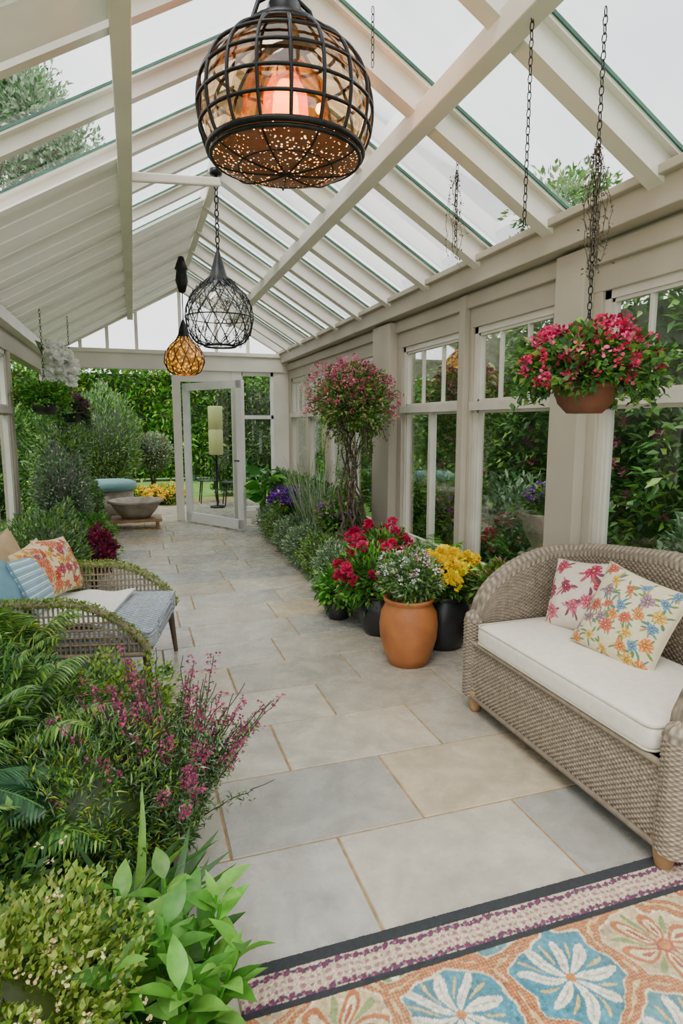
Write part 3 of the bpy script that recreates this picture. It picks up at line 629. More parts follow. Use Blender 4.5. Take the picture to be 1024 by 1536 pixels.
# ================= PLANT HELPERS
def basket(x,y,z,r,cols,fcols,label,n=2600,nf=260,bowl=.14,vines=False,trail=.25,potm=None,fr=.026,dz=0):
    T_=thing('hanging_basket',(x,y,z),label,'hanging basket')
    B=MB(); lathe(B,[(0,-.10),(bowl*.55,-.10),(bowl*.85,-.06),(bowl,.0),(bowl*1.06,.0),(bowl*1.06,.025),(bowl*.98,.025),(bowl*.9,-.01),(0,-.02)],(x,y,z),28); mk('pot',B,potm or M_bowl,parent=T_,label='shallow brown clay bowl')
    B=MB(); bushB(B,(x,y,z+.10+dz),(r,r,r*.5),n,.036,.024,cols,lump=.25,shell=.45,corek=.55)
    for i in range(34):
        a=rng.random()*6.28; ca=math.cos(a-math.atan2(-y,-x))
        if ca>.6: continue
        k=12;t=np.linspace(0,1,k); L_=trail*(.5+.6*rng.random()); P=np.stack([x+math.cos(a)*(r*.6+r*.45*t),y+math.sin(a)*(r*.6+r*.45*t),z+.08-L_*t**1.6],1)
        tube(B,P,.003,4,cols[0]); Q=np.repeat(P,4,0)+rng.normal(size=(k*4,3))*.015; leaves(B,Q,rng.normal(size=Q.shape),.036,.024,cols)
    mk('foliage',B,M_leaf,parent=T_)
    B=MB(); P,d=cloud(nf,(x,y,z+.10+dz),(r*1.06,r*1.06,r*.6),.9,.25,-.55)
    k=(P[:,2]>z+.02)|(np.hypot(P[:,0]-x,P[:,1]-y)>r*.8); heads(B,P[k],fr,9,fcols); mk('flowers',B,M_petal,parent=T_)
    B=MB(); zt=roofz(x)-.03; link_chain(B,x,y,z+.28,zt,.038,.0024,.009)
    for a in (0,2.1,4.2): tube(B,[(x,y,z+.3),(x+bowl*math.cos(a),y+bowl*math.sin(a),z+.02)],.002,4)
    mk('chain',B,M_black,parent=T_)
    if vines: B=MB(); vineB(B,x,y,z+.42,z+.92,18,.05,VC); mk('vine',B,M_leaf,parent=T_,label='dry trailing vine')
    return T_
basket(1.76,2.14,1.69,.25,GR+GD,[h('d00a50'),h('e02a6c'),h('a80844'),h('ea5a90')],'brown clay hanging bowl overflowing with bright pink flowers',4400,420,vines=True,bowl=.125,trail=.14,fr=.022)
def potprof(r,hh,belly=1.0): return [(0,0),(r*.66,0),(r*.80,hh*.15),(r*belly*.97,hh*.4),(r*belly,hh*.6),(r*.95*belly,hh*.78),(r*.80,hh*.9),(r*.78,hh*.93),(r*.86,hh*.96),(r*.86,hh),(r*.76,hh),(r*.74,hh*.9),(0,hh*.88)]
def potted(name,x,y,r,hh,potm,label,cols,fcols,br,bz,n,L,W,nf=0,fr=.02,npet=9,tpl=T_small,potlabel=None,belly=1.,fshell=.85,lowf=-.1,z=0,fz=None,fb=0,bo=(0,0)):
    T_=thing(name,(x,y,z),label,'potted plant')
    B=MB(); lathe(B,[(a,b+z) for a,b in potprof(r,hh,belly=belly)],(x,y,0),40); mk('pot',B,potm,parent=T_,label=potlabel)
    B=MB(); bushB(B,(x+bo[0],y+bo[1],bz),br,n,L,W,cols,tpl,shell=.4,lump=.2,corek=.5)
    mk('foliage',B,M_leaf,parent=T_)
    if nf:
        B=MB(); P,d=cloud(nf,(x+bo[0],y+bo[1],bz+fb),np.array(br)*1.02 if fz is None else np.array(fz),fshell,.15,lowf); heads(B,P,fr,npet,fcols); mk('flowers',B,M_petal,parent=T_)
    return T_
YEL=[(1,.72,.0),(1,.82,.02),(.95,.62,.0)]
CR=[(.62,.012,.085),(.70,.03,.14),(.42,.006,.06)]
potted('potted_flower',1.64,3.56,.19,.44,M_terra,'round terracotta pot with small white flowers',GR+GG+G_('5a7a50'),[h('faf7f0'),h('f4e4ea'),h('dca8bc')],(.20,.20,.17),.57,1900,.038,.016,80,.022,7,potlabel='smooth orange terracotta pot',belly=1.0)
potted('potted_flower',2.00,3.76,.18,.38,M_dpot,'dark glazed pot of bright yellow marigolds',GR,YEL,(.20,.19,.13),.45,1200,.05,.022,100,.05,30,potlabel='dark glazed pot',fz=(.24,.20,.16),fb=.05,lowf=.0)
potted('potted_flower',1.68,4.16,.16,.30,M_dpot,'dark pot with leafy green shrub and crimson geraniums',GB+GR+GR,CR,(.24,.24,.22),.42,1700,.060,.024,22,.046,44,potlabel='dark pot',fz=(.26,.22,.22),fb=.06,lowf=.55,fshell=.85,bo=(-.06,.06))
potted('potted_flower',1.86,4.62,.15,.3,M_dpot,'dark pot with crimson geraniums',GR,CR,(.2,.2,.2),.5,900,.06,.026,26,.046,44,potlabel='dark pot',fz=(.27,.22,.20),fb=.06,lowf=.55)
potted('potted_plant',1.50,4.60,.12,.2,M_dpot,'small dark pot of spilling green leaves',GB+GR,[],(.17,.20,.17),.24,1100,.06,.028)
potted('potted_plant',2.22,3.45,.11,.24,M_terra,'small terracotta pot of mixed green and reddish leaves',GR+G_('8a5a48'),[],(.13,.18,.15),.48,1000,.06,.03)
def ferns(name,x,y,z,n,L,cols,label,rise=(.5,1.3),ll=.12,lw=.03,nl=18,cat='fern',droop=.9):
    B=MB()
    for i in range(n): frondB(B,(x+rng.normal()*.02,y+rng.normal()*.02,z),i/n*6.28+rng.normal()*.2,L*(.75+.4*rng.random()),rng.uniform(*rise),nl,ll,lw,cols,droop)
    return mk(name,B,M_leaf,label=label,cat=cat,off=(x,y,z))
ferns('fern',2.10,4.22,.0,24,.82,GB+GR,'large green fern by the window wall',(1.2,1.5),.10,.022,30)
ferns('fern',2.08,4.98,.0,16,.78,GR+GB,'green fern by the window wall',(1.2,1.5),.1,.022,26)
tx,ty=1.91,5.45
T_=thing('flowering_tree',(tx,ty,0),'small flowering standard with twisted bare stems in an urn','potted plant')
B=MB(); lathe(B,[(0,0),(.13,0),(.1,.04),(.08,.1),(.16,.22),(.2,.36),(.17,.46),(.13,.5),(.16,.53),(.13,.53),(0,.48)],(tx,ty,0),28); mk('urn',B,paint('olive_glaze',h('5f5c38'),h('403f28'),.35,8),parent=T_,label='olive glazed urn')
B=MB()
for i in range(13):
    t=np.linspace(0,1,30); a=rng.random()*6.28+t*rng.uniform(-4,4); r_=.02+.05*rng.random()+.05*np.sin(t*np.pi*rng.uniform(1,2.4)+rng.random()*3)+.15*t**5
    w1=np.convolve(rng.normal(size=36)*.05,np.ones(7)/7,'valid'); w2=np.convolve(rng.normal(size=36)*.05,np.ones(7)/7,'valid')
    tube(B,np.stack([tx+r_*np.cos(a)+w1,ty+r_*np.sin(a)+w2,.5+1.05*t],1),(.006+.008*rng.random())*(1.1-.6*t),6)
mk('stems',B,M_bark,parent=T_)
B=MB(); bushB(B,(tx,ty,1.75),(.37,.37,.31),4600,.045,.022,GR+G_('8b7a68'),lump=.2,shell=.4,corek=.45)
for i in range(26):
    a=rng.random()*6.28;k=10;t=np.linspace(0,1,k);rd=.10+.16*rng.random();P=np.stack([tx+math.cos(a)*(rd+.06*t),ty+math.sin(a)*(rd+.06*t),1.6-t*(.1+.45*rng.random())],1);tube(B,P,.003,4,VC[0]);Q=np.repeat(P,3,0)+rng.normal(size=(30,3))*.02;leaves(B,Q,rng.normal(size=Q.shape),.028,.015,GR+VC)
mk('foliage',B,M_leaf,parent=T_)
B=MB(); P,d=cloud(480,(tx,ty,1.76),(.41,.41,.35),.84,.2,-.4); heads(B,P,.025,8,[h('bc5472'),h('a2425e'),h('d4849c')]); mk('flowers',B,M_petal,parent=T_)
def shrub(name,c,r,n,L,W,cols,label,tpl=T_small,fl=None,cat='shrub',**k):
    z0=0; T_=thing(name,(c[0],c[1],z0),label,cat)
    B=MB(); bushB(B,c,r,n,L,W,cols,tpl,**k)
    for i in range(7):
        a=rng.random()*6.28; e=np.array(c)+np.array([math.cos(a)*r[0]*.5,math.sin(a)*r[1]*.5,r[2]*.1]); tube(B,[(c[0],c[1],z0),((c[0]*.6+e[0]*.4),(c[1]*.6+e[1]*.4),(z0*.5+e[2]*.5)),e],[.012,.009,.005],5,h('4a4030'))
    mk('foliage',B,M_leaf,parent=T_)
    if fl:
        nf,fr,npet,fc=fl[:4]; low=fl[4] if len(fl)>4 else 0
        B=MB(); P,d=cloud(nf,c,np.array(r)*1.02,.9,k.get('lump',.18),low); heads(B,P,fr,npet,fc); mk('flowers',B,M_petal,parent=T_)
    return T_
yy=[5.25,5.85,6.45,7.1,7.8,8.4]
for i,y in enumerate(yy): shrub('shrub',(1.72+.02*i,y,.23),(.25,.36,.24),3000,.04,.014,[GG,GR,GG,GG,GR,GG][i]+G_('98ae84'),'low grey-green shrub edging the stone path')
for i,y in enumerate([6.2,7.0,7.9,8.8]): shrub('shrub',(2.05,y,.5),(.22,.34,.38),2000,.055,.024,[GR,GD,GR,GG][i],'leafy green shrub against the window wall',lump=.1)
B=MB()
for x,y in((1.86,6.2),(1.85,6.6),(1.86,7.0)): grassB(B,(x,y,.2),80,1.0,.16,.009,GG+G_('8a7a68'))
mk('ornamental_grass',B,M_leaf,label='tall spiky grey-green ornamental grass',cat='grass',off=(1.86,6.6,0))
shrub('flowering_shrub',(1.82,7.5,.60),(.22,.28,.14),700,.05,.03,GR,'shrub topped with violet purple flowers',fl=(130,.045,16,[h('7a20a8'),h('9434c0'),h('5a1c90')],.0))
shrub('flowering_shrub',(1.93,6.0,.62),(.19,.25,.16),700,.05,.03,GR,'airy shrub with small mauve flowers',fl=(40,.03,10,[h('9850a8'),h('b070b8')],.0))
B=MB()
for i in range(34):
    a=rng.random()*6.28; rr_=rng.random()*.14; e=np.array([1.74+math.cos(a)*rr_,8.75+math.sin(a)*rr_,.4+.5*rng.random()]); tube(B,[(1.74,8.75,0),e],.005,5,GB[0]); leaves(B,[e],[(math.cos(a),math.sin(a),.3)],.26,.14,GB,T_big)
mk('leafy_plant',B,M_leaf,label='tall broad-leaved green plant beside the door',cat='plant',off=(1.74,8.75,0))
basket(-.85,7.1,1.74,.24,GR+GB,[h('80a04a')],'hanging basket of green trailing foliage',2600,30,potm=M_dpot)
basket(-.68,8.1,1.66,.18,GD+G_('6a4058'),[h('98407a'),h('7a3464')],'hanging basket of purple flowers',1400,120,potm=M_dpot)
B=MB(); P,d=cloud(46,(-.74,7.6,2.14),(.16,.22,.24),.3,.2); heads(B,P,.085,34,[h('fbfcf6'),h('f2f5ea')]); 
for p in P[::3]: tube(B,[p,(-.98,7.7,2.45)],.005,4,GG[0])
mk('hanging_blossom',B,M_petal,label='cluster of white drooping blossoms hanging from eaves',cat='flowers',kind='stuff',off=(-.74,7.6,2.14))
shrub('shrub',(-.72,5.5,.44),(.34,.7,.40),6400,.05,.011,GG+GR+GR,'spreading grey-green juniper beside the sofa',up=.5)
shrub('shrub',(-.72,6.9,.80),(.26,.45,.46),3800,.05,.016,GG+G_('8a7a80'),'tall grey-green shrub under the windows')
shrub('shrub',(-.85,8.2,.85),(.34,.5,.75),4400,.06,.026,GR+GG,'tall leafy green shrub at the garden opening')
shrub('shrub',(-.40,5.85,.42),(.21,.21,.2),1900,.04,.024,G_('8a2248','6a1a3a','a0325a','4d1a28'),'rounded burgundy-leaved shrub beside the sofa')
shrub('shrub',(-.48,6.75,.32),(.26,.35,.3),2600,.045,.018,GR+GB,'fresh green shrub along the path edge')
shrub('shrub',(-1.05,9.3,.95),(.40,.5,.9),4600,.07,.028,GR+GD+GG[:1],'tall dense shrub at the garden opening')

# ================= LEFT ARMCHAIR
ang=math.radians(-12); c0=np.array([-.32,3.92,0])
def Lc(p): p=np.asarray(p,float); q=p.copy(); q[...,0]=c0[0]+p[...,0]*math.cos(ang)-p[...,1]*math.sin(ang); q[...,1]=c0[1]+p[...,0]*math.sin(ang)+p[...,1]*math.cos(ang); return q
S2=thing('wicker_armchair',tuple(c0),'wide wicker armchair with green-wrapped arms and blue-white woven seat','chair')
B=MB()
g1,g2=h('c4cbd0'),h('55687a')
u=np.linspace(-np.pi,np.pi,520,endpoint=False)
def sq(a,e): return np.sign(np.cos(a))*np.abs(np.cos(a))**e, np.sign(np.sin(a))*np.abs(np.sin(a))**e
cxs,cys=sq(u,.2)
v=np.linspace(0,1,40); zz=.31+.12*v; inset=1-.05*(2*v-1)**4
P=np.stack([ .0+cxs[:,None]*.47*inset[None], cys[:,None]*.45*inset[None], np.broadcast_to(zz,(520,40))],-1)
wicker(B,Lc(P),.022,.018,3.5,.13,.0035,g1,g2,wu=True)
u=np.linspace(-.45,.46,300);v=np.linspace(-.43,.43,300);U,V=np.meshgrid(u,v,indexing='ij')
wicker(B,Lc(np.stack([U,V,.425+.020*np.cos(U*3)*np.cos(V*3.4)],-1)),.022,.018,.95,.9,.0035,g1,g2)
mk('seat',B,M_wick,parent=S2,label='blue and white woven seat')
wc=h('8f8168')
for sg in (-1,1):
    B=MB(); t=np.linspace(0,1,40)
    X=.45-.98*t; Z=.34+.27*np.sin(np.clip(t*2.2,0,1)*np.pi/2)**.7; Yv=np.full(40,sg*.47)
    P=Lc(np.stack([X,Yv,Z],1)); tube(B,P,.019,8,wc)
    for i in range(1,39): tube(B,[P[i],Lc(np.array([X[i],sg*.465,.31]))],.006,5,wc)
    tube(B,Lc(np.array([(.46,sg*.47,.32),(-.5,sg*.47,.32)])),.014,6,wc)
    for zz in (.38,.42,.46,.50,.54):
        k=Z>zz+.02; xs=X[k]; tube(B,Lc(np.stack([xs,np.full(k.sum(),sg*.468)+.006*(-1.)**np.arange(k.sum()),np.full(k.sum(),zz)],1)),.006,5,wc)
    mk('armrest',B,M_wick,parent=S2)
    B=MB(); Q=np.repeat(P[:32],46,0)+np.array([0,0,.006]); off=nrm(rng.normal(size=Q.shape)); leaves(B,Q+off*.018,off*.6+rng.normal(size=Q.shape)*.4,.020,.010,G_('86a244','9ab454','688a36')); mk('arm_garland',B,M_leaf,parent=S2,label='thin green leafy wrap on the arm')
B=MB(); u=np.linspace(-.47,.47,160);v=np.linspace(.40,.88,120);U,V=np.meshgrid(u,v,indexing='ij')
P=np.stack([-.5-.18*(V-.4)-.0*U,U,V-.12*(np.abs(U)/.47)**3*(V-.4)/.48],-1); wicker(B,Lc(P),.02,.012,.94,.5,.004); 
tube(B,Lc(np.array([(-.5-.18*(z-.4),y,z-.12*(abs(y)/.47)**3*(z-.4)/.48) for y,z in [(-.47,.4),(-.47,.6),(-.47,.88),(-.3,.88),(0,.88),(.3,.88),(.47,.88),(.47,.6),(.47,.4)]])),.025,8,wc)
mk('backrest',B,M_wick,parent=S2)
M_dleg=paint('dark_leg',h('5b4a3a'),h('44372b'),.5)
for x,y in((.42,.40),(.42,-.40),(-.42,.4),(-.42,-.4)):
    B=MB(); tube(B,Lc(np.array([(x+.03*np.sign(x),y+.03*np.sign(y),0),(x,y,.34)])),[.014,.024],10); mk('leg',B,M_dleg,parent=S2)
B=MB(); u=np.linspace(-1,1,40);U,V=np.meshgrid(u,u,indexing='ij'); P=np.stack([-.06+U*.26+.02*V,-.03+V*.36,.468+.008*np.sin(6*U+2*V)-.0*U],-1); grid(B,Lc(P),h('f0f0ec')); P2=P.copy();P2[...,2]-=.014; grid(B,Lc(P2)[::-1],h('f0f0ec'))
mk('throw_blanket',B,M_fab,label='folded white cloth lying on the woven seat',cat='blanket',off=(-.3,3.8,.45))
az=ang
tl=h('86aebe')
for i,(lx,lyy,z,s_,kind) in enumerate([(-.36,-.30,.66,.40,'t'),(-.26,-.10,.63,.34,'s'),(-.30,.10,.65,.36,'f'),(-.24,.30,.65,.37,'f'),(-.42,.0,.72,.38,'n')]):
    p=Lc(np.array([lx,lyy,z]))
    if kind=='t': pillow('throw_pillow',tuple(p),s_,.15,az+.1,math.radians(26),.1,h('6f9fb4'),[tl],[tl],0,4+i,'plain blue throw pillow')
    elif kind=='s': pillow('throw_pillow',tuple(p),s_,.14,az+.1,math.radians(26),-.1,tl,[tl],[tl],0,4+i,'light blue striped throw pillow',stripe=h('dfe8ea'))
    elif kind=='n': pillow('throw_pillow',tuple(p),s_,.12,az,math.radians(18),.1,h('b89a74'),[tl],[tl],0,4+i,'plain tan throw pillow')
    else: pillow('throw_pillow',tuple(p),s_,.14,az-.15,math.radians(24),.12*(-1)**i,h('e0ca9e'),[h('b02c24'),h('c8603a'),h('982c44'),h('cc9438')],[h('6a8a4a'),h('8a8a4a'),h('b0503a'),h('b8603a')],22,20+i,'cream throw pillow with red green and orange floral print',.28,(.07,.11))

# ================= LEFT PLANTING BED
T_=thing('planting_bed',(-.5,2.0,0),'low stone-edged bed of dark soil','planter')
B=MB(); box(B,(-1.14,.5,0),(.06,3.2,.05)); mk('soil',B,M_soil,parent=T_,smooth=False)
B=MB(); box(B,(.06,.5,0),(.09,3.24,.07)); box(B,(-1.14,3.2,0),(.09,3.24,.07)); mk('edging',B,M_stone,parent=T_,smooth=False,bevel=.006)
GS=G_('93a850','739240','aab864','5c7e3a','829c48')
shrub('golden_shrub',(-.38,1.20,.33),(.30,.28,.28),21000,.019,.012,GS,'dense yellow-green shrub with tiny leaves',lump=.3,up=.5,shell=.65,fl=(170,.011,7,[h('ead69c'),h('e6c298'),h('f0e2b0')],.0))
shrub('golden_shrub',(-.14,1.00,.20),(.20,.2,.19),8000,.019,.012,GS,'low yellow-green shrub with tiny leaves',lump=.3,up=.5,shell=.65)
def rosette(B,c,H,nst,lf,wf,cols,spread=.14,per=9):
    for i in range(nst):
        a=i/nst*6.28+rng.random()*.5; r=spread*math.sqrt(rng.random()); top=np.array([c[0]+math.cos(a)*r*1.4,c[1]+math.sin(a)*r*1.4,c[2]+H*(.7+.35*rng.random())]); b0=np.array([c[0]+math.cos(a)*r*.4,c[1]+math.sin(a)*r*.4,c[2]])
        t=np.linspace(0,1,6)[:,None]; tube(B,b0*(1-t)+top*t,.004,5,GB[1])
        for k in range(per):
            tt=.25+.75*k/(per-1); p=b0*(1-tt)+top*tt; aa=k*2.4+i; el=.2+1.3*(tt-.3)
            leaves(B,[p],[(math.cos(aa),math.sin(aa),el*1.2)],lf*(1.1-.35*tt)*(.85+.3*rng.random()),wf,cols,T_big,upn=np.array([0,0,1.])+rng.normal(size=3)*.25,jit=.2)
B=MB(); rosette(B,(.04,1.36,.05),.38,13,.125,.046,G_('6aa446','568c3c','80b45a','487c32'),.13,11); mk('broadleaf_plant',B,M_leaf,label='bright green broad-leaved plant at the bed edge',cat='plant',off=(.04,1.36,.05))
B=MB(); grassB(B,(-.16,1.72,.05),60,.38,1.3,.032,GR+GD[:2],T_strap,.1); grassB(B,(-.02,1.64,.05),34,.30,1.4,.030,GR+GD[:2],T_strap,.06); grassB(B,(-.32,1.55,.05),50,.42,1.1,.030,GD+GR[:2],T_strap,.1); mk('strap_leaf_plant',B,M_leaf,label='green strap-leaved plants in the bed',cat='plant',off=(-.2,1.74,.05))
T_=thing('flowering_heather',(.08,2.12,.05),'wispy heather with thin arching stems and pink buds','plant')
B=MB();F=MB()
for i in range(120):
    a=rng.random()*6.28; s=.06+.30*rng.random()**1.2; Hh=.38+.28*rng.random()-.55*max(0,s-.24); k=16;t=np.linspace(0,1,k); a2=a+rng.normal()*.2
    P=np.stack([.06+.05*math.cos(a)+s*t**1.4*math.cos(a2)+.012*rng.normal(size=k).cumsum()*.5,2.12+.05*math.sin(a)+s*t**1.4*math.sin(a2),.05+Hh*t**.9+.004*rng.normal(size=k)],1)
    tube(B,P,np.linspace(.0032,.0016,k),4,h('4f4a3c')); Q=np.repeat(P[:13],10,0)+rng.normal(size=(130,3))*.011; leaves(B,Q,rng.normal(size=Q.shape)+np.array([0,0,.6]),.026,.006,GG+GR[:2]+G_('4a5c3c'))
    if rng.random()<.45:
        Q=np.repeat(P[-4:],3,0)+rng.normal(size=(12,3))*.008; heads(F,Q,.013,5,[h('a04068'),h('b8567a'),h('84345a')],w=.7)
mk('foliage',B,M_leaf,parent=T_); mk('flowers',F,M_petal,parent=T_,label='small pink buds')
shrub('shrub',(-.22,2.02,.31),(.33,.32,.27),9500,.036,.0055,GR+GG[:2]+GY[:1],'feathery green herb shrub in the bed',up=.6,lump=.22,spread=1.0)
shrub('shrub',(-.17,2.72,.27),(.33,.32,.22),7000,.026,.016,GY[:2]+GR+G_('8fa84c'),'light green small-leaved shrub in the bed',lump=.3,up=.4)
shrub('shrub',(-.60,2.4,.40),(.38,.5,.38),8500,.040,.010,GR+GD+GG[:1],'dense green shrub behind the bed',up=.5,lump=.28,spread=1.0)
shrub('shrub',(-.60,1.62,.3),(.35,.3,.28),5000,.035,.016,GR+GD,'green filler shrub in the bed',up=.5,lump=.25)
ferns('fern',-.50,2.25,.30,28,.60,GR+GG[:1],'arching green fern fronds',(.8,1.4),.09,.012,34)
ferns('fern',-.58,3.0,.3,22,.58,GR+GY[:1],'tall feathery green fern',(1.0,1.45),.10,.009,36)
ferns('fern',-.28,3.05,.1,16,.44,GR,'feathery green fern behind the low shrub',(.8,1.4),.07,.007,36)
ferns('fern',-.42,1.85,.20,20,.48,GR+GD[:2],'arching fern among the strap leaves',(.7,1.3),.08,.014,26)
ferns('fern',-.18,2.35,.15,20,.50,GR+GB[:1],'soft green fern in the bed',(.9,1.4),.07,.009,32)
B=MB()
for i,(a,el) in enumerate([(.5,.2),(1.3,.5),(-.4,.3),(2.2,.4)]):
    b0=np.array([-.52,1.85,.54]); d=np.array([math.cos(a),math.sin(a),el*.3]); t=np.linspace(0,1,26)
    P=b0+d*(.26*t)[:,None]+np.array([0,0,1])*(.06*t-.12*t**2)[:,None]; tube(B,[(-.55,1.85,.05),b0],.006,6,GD[0]); tube(B,P,.004,5,GD[1])
    Tn=nrm(np.gradient(P,axis=0)); S_=nrm(np.cross(Tn,[0,0,1.])); sz=.10*np.sin(np.pi*(.1+.85*t))**.7
    for sg in(-1,1): leaves(B,P,S_*sg+Tn*.5,sz,.013,[h('2c5636'),h('3a6a42')],T_lance,upn=np.array([0,0,1.]))
mk('cut_leaf_plant',B,M_leaf,label='dark green deeply cut glossy fronds',cat='plant',off=(-.55,1.85,.05))
T_=thing('red_blossom',(-.40,1.40,.3),'small red spiky blossoms on thin stems','flowers')
for i in range(3):
    p=np.array([-.42+rng.normal()*.05,1.40+rng.normal()*.04,.58+.04*rng.random()]); B=MB(); tube(B,[(p[0],p[1],.3),p],.002,4,GY[0]); heads(B,[p,p+[.008,0,.010]],.015,9,[h('b03a30'),h('b84a40'),h('a03040')],w=.3); mk('blossom',B,M_petal,parent=T_)

# ================= GARDEN
def hedge(name,lo,hi,n,L,W,cols,label,faces,fl=None,tpl=T_small):
    T_=thing(name,((lo[0]+hi[0])/2,(lo[1]+hi[1])/2,0),label,'hedge'); lo=np.array(lo);hi=np.array(hi); B=MB()
    k=np.array([.25,.25,.25]); box(B,tuple(lo+k*[1,1,0]),tuple(hi-k),tuple(np.array(cols).mean(0)*.2))  # inner box coloured dark to stand in for shade inside the hedge
    for ax,sg,fr in faces:
        m=int(n*fr);P=lo+(hi-lo)*rng.random((m,3)); o=[i for i in range(3) if i!=ax]
        dep=.30*rng.random(m)**1.5+.16*np.sin(P[:,o[0]]*2.3+P[:,o[1]]*1.7)+.12*np.sin(P[:,o[0]]*5.1)*np.sin(P[:,o[1]]*4.3)
        P[:,ax]=(hi[ax]-dep if sg>0 else lo[ax]+dep); D=rng.normal(size=(m,3))*.6; D[:,ax]+=sg*.8; D[:,2]+=.2
        leaves(B,P,D,L*(.6+.8*rng.random(m)),W*(.6+.8*rng.random(m)),cols,tpl,jit=.35)
    mk('foliage',B,M_leaf,parent=T_)
    if fl:
        nf,fr_,np_,fc,zr=fl; ax,sg,_=faces[0]; P=lo+(hi-lo)*rng.random((nf,3)); P[:,2]=zr[0]+(zr[1]-zr[0])*rng.random(nf); P[:,ax]=(hi[ax] if sg>0 else lo[ax])-sg*.02
        B=MB(); heads(B,P,fr_,np_,fc); mk('flowers',B,M_petal,parent=T_)
hedge('hedge',(-9,18.2,0),(9,19.4,3.15),26000,.20,.07,GR+GB[:3]+GY[:1],'tall dense bamboo-like hedge at the garden end',[(1,-1,.9),(2,1,.1)])
hedge('hedge',(4.3,-2,0),(5.3,13.2,2.9),26000,.12,.05,GD+GR,'tall dark green hedge outside the windows',[(0,-1,.9),(2,1,.1)],fl=(160,.06,12,[h('983060'),h('b45074'),h('7a2c54')],(.6,1.6)))
hedge('hedge',(-3.9,3,0),(-3.0,17.8,2.6),14000,.14,.06,GR+GD,'green hedge along the garden side',[(0,1,.9),(2,1,.1)])
hedge('hedge',(1.6,14.2,0),(4.3,15.0,2.5),7000,.12,.05,GD+GR,'dark green hedge beyond the garden door',[(1,-1,1)])
for i,y in enumerate([1.8,2.9,5.1,6.3,7.7]): shrub('shrub',(3.45+.1*(i%2),y,.5),(.45,.42,.52),2600,.08,.035,[GB+GR,GG,GG,GR,GR][i],'leafy green shrub outside the window',fl=(24,.05,14,[h('a83a7a'),h('bc4a84')],.1) if i%2 else None)
ferns('fern',3.3,2.4,-.05,16,.7,GB,'bright green fern outside the window',(.9,1.4),.14,.03,20)
ferns('fern',3.3,5.2,-.05,16,.75,GB,'bright green fern outside the window',(.9,1.4),.14,.03,20)
T_=thing('pedestal_planter',(3.1,4.15,-.09),'stone pedestal urn with purple flowers outside the window','planter')
B=MB(); box(B,(2.95,4.0,-.09),(3.25,4.3,.5)); lathe(B,[(0,.5),(.12,.5),(.1,.56),(.17,.7),(.19,.84),(.16,.84),(0,.8)],(3.1,4.15,0),24); mk('urn',B,M_stone,parent=T_,smooth=False,bevel=.008)
B=MB(); bushB(B,(3.1,4.15,.93),(.17,.17,.12),500,.05,.025,GR); mk('foliage',B,M_leaf,parent=T_)
B=MB(); P,d=cloud(60,(3.1,4.15,.96),(.18,.18,.14),.85,.1,-.1); heads(B,P,.03,10,[h('7a30a0'),h('a050b8')]); mk('flowers',B,M_petal,parent=T_)
def tree(x,y,zt,r,n,L,cols,label,bx=None):
    bx=x if bx is None else bx
    T_=thing('tree',(bx,y,-.09),label,'tree'); B=MB(); tube(B,[(bx,y,-.09),(bx,y,zt*.45),(x,y,zt)],[.18,.13,.06],10)
    for i in range(9):
        a=i*.7; e=(x+math.cos(a)*r[0]*.7,y+math.sin(a)*r[1]*.7,zt+r[2]*.4*math.sin(i*2.)); tube(B,[((x*.8+bx*.2),y,zt-r[2]*.7),e],[.05,.015],6)
    mk('trunk',B,M_bark,parent=T_)
    B=MB()
    for i in range(10):
        q=nrm(rng.normal(size=3)); bushB(B,tuple(np.array((x,y,zt))+q*np.array(r)*.55),tuple(np.array(r)*.48),n//10,L,L*.42,cols,core=False,shell=.1)
    mk('foliage',B,M_leaf,parent=T_)
tree(-2.2,16.0,7.7,(2.0,1.5,2.1),20000,.15,GG+G_('a8b8a4'),'tall leafy tree beyond the garden side',bx=-4.6)
tree(5.9,7.2,4.1,(1.3,1.4,.8),4500,.10,GR+GG,'small leafy tree outside the window wall')
shrub('conifer_shrub',(-.6,13.3,1.15),(.72,.7,1.08),9000,.09,.018,GR+GG,'large feathery rounded conifer in the garden',up=.9,lump=.12)
shrub('shrub',(.36,13.9,.95),(.42,.42,.42),3500,.06,.03,GG+G_('98886c'),'clipped brownish-green domed shrub',lump=.05)
shrub('shrub',(-2.0,11.8,.9),(.65,.7,1.0),5000,.1,.04,GR+GD,'leafy garden shrub near the path')
OY=YEL+[(.95,.42,.01)]
shrub('flowering_shrub',(.48,12.5,.16),(.46,.38,.20),2200,.05,.025,GR+GY,'low band of yellow-orange flowers in the garden bed',fl=(170,.045,14,OY,-.1))
shrub('flowering_shrub',(-.25,12.5,.18),(.42,.35,.22),2200,.05,.025,GY+GR,'low yellow-green flowering clump in the garden bed',fl=(90,.045,14,OY,0))
shrub('shrub',(-.74,9.9,.36),(.26,.42,.36),3000,.06,.028,GR+GG,'leafy shrub at the edge of the patio')
T_=thing('stone_planter',(-.02,9.7,0),'wide weathered stone bowl on a low wooden table','planter')
sx=-.02
B=MB(); lathe(B,[(0,.16),(.20,.16),(.28,.25),(.36,.38),(.40,.39),(.40,.42),(.34,.42),(.28,.34),(0,.3)],(sx,9.7,0),36); mk('bowl',B,M_stone,parent=T_)
B=MB(); box(B,(sx-.36,9.42,.115),(sx+.36,9.98,.155))
for ax_ in (-.3,.3):
    for ay in (-.22,.22): box(B,(sx+ax_-.02,9.7+ay-.02,0),(sx+ax_+.02,9.7+ay+.02,.118))
mk('stand',B,M_wood,parent=T_,smooth=False,bevel=.004,label='small low wooden table')
T_=thing('round_stool',(-.42,10.8,0),'round stone stool with a teal cushion','stool')
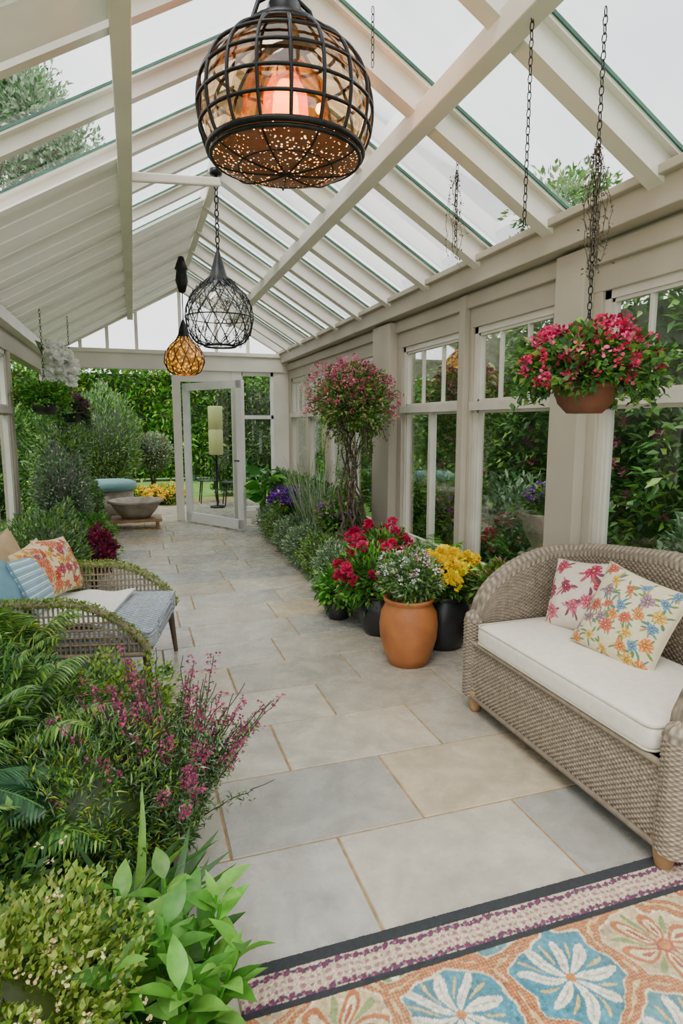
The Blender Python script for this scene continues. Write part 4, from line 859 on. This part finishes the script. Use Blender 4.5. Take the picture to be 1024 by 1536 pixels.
B=MB(); lathe(B,[(0,0),(.36,0),(.39,.2),(.36,.48),(0,.48)],(-.42,10.8,0),32); mk('base',B,M_stone,parent=T_)
B=MB(); lathe(B,[(0,.48),(.39,.48),(.43,.52),(.42,.59),(.33,.63),(0,.64)],(-.42,10.8,0),32,h('6f9ca0')); mk('seat_cushion',B,M_fab,parent=T_,label='teal round cushion')
lx,lyy=1.42,11.6
T_=thing('garden_lantern',(lx,lyy,0),'tall pale drum lantern on a dark post','lantern')
B=MB(); tube(B,[(lx,lyy,0),(lx,lyy,1.9)],.018,8); lathe(B,[(0,0),(.14,0),(.13,.03),(0,.04)],(lx,lyy,0),20); mk('post',B,M_black,parent=T_)
m=emit('lantern_shade_paper',h('a8ac70'),.15)
B=MB(); lathe(B,[(.0,.98),(.12,.98),(.13,1.0),(.13,1.42),(.122,1.43),(.122,1.45),(.13,1.46),(.13,1.84),(.12,1.86),(0,1.86)],(lx,lyy,0),28); mk('lamp_shade',B,m,parent=T_,label='pale yellow-green drum shade')
for cx,cy in ((1.35,12.4),(1.75,11.9)):
    T_=thing('garden_chair',(cx,cy,0),'dark metal garden chair with curved slatted back','chair')
    B=MB(); lathe(B,[(0,.43),(.22,.43),(.22,.45),(0,.46)],(cx,cy,0),24); mk('seat',B,M_dpot,parent=T_)
    for a in (.78,2.36,3.93,5.5): B=MB(); tube(B,[(cx+.24*math.cos(a),cy+.24*math.sin(a),0),(cx+.18*math.cos(a),cy+.18*math.sin(a),.44)],.013,6); mk('leg',B,M_black,parent=T_)
    B=MB(); t=np.linspace(0,np.pi,20); tube(B,np.stack([cx+.22*np.cos(t),np.full(20,cy+.2),.44+.5*np.sin(t)**.6],1),.014,6)
    for q in np.linspace(-.14,.14,5): tube(B,[(cx+q,cy+.2,.44),(cx+q*1.05,cy+.2,.88-.6*q*q)],.007,5)
    mk('backrest',B,M_black,parent=T_)

# ================= LIGHT / WORLD / CAMERA
w=bpy.data.worlds.new('World'); bpy.context.scene.world=w; w.use_nodes=True; n=w.node_tree.nodes;l=w.node_tree.links
bg=n['Background']; tc=n.new('ShaderNodeTexCoord'); nz=n.new('ShaderNodeTexNoise'); nz.inputs['Scale'].default_value=2.4; nz.inputs['Detail'].default_value=6
l.new(tc.outputs['Generated'],nz.inputs['Vector']); cr=n.new('ShaderNodeValToRGB'); cr.color_ramp.elements[0].position=.32; cr.color_ramp.elements[0].color=(.62,.645,.665,1); cr.color_ramp.elements[1].position=.68; cr.color_ramp.elements[1].color=(1,.99,.97,1)
l.new(nz.outputs['Fac'],cr.inputs[0]); l.new(cr.outputs[0],bg.inputs[0]); bg.inputs[1].default_value=3.0
sd=bpy.data.lights.new('sun','SUN'); sd.energy=3.2; sd.angle=math.radians(28); sd.color=(1,.94,.86); so=bpy.data.objects.new('sun',sd); so.rotation_euler=(math.radians(25),math.radians(-22),0); COL.objects.link(so)
cd=bpy.data.cameras.new('camera'); cam=bpy.data.objects.new('camera',cd); COL.objects.link(cam); cam.location=(0,0,1.55)
cd.sensor_fit='VERTICAL'; cd.sensor_height=36; cd.lens=931/1536*36; cd.clip_start=.05
cam.rotation_euler=(math.radians(90-8.13),0,math.radians(-18.35)); bpy.context.scene.camera=cam
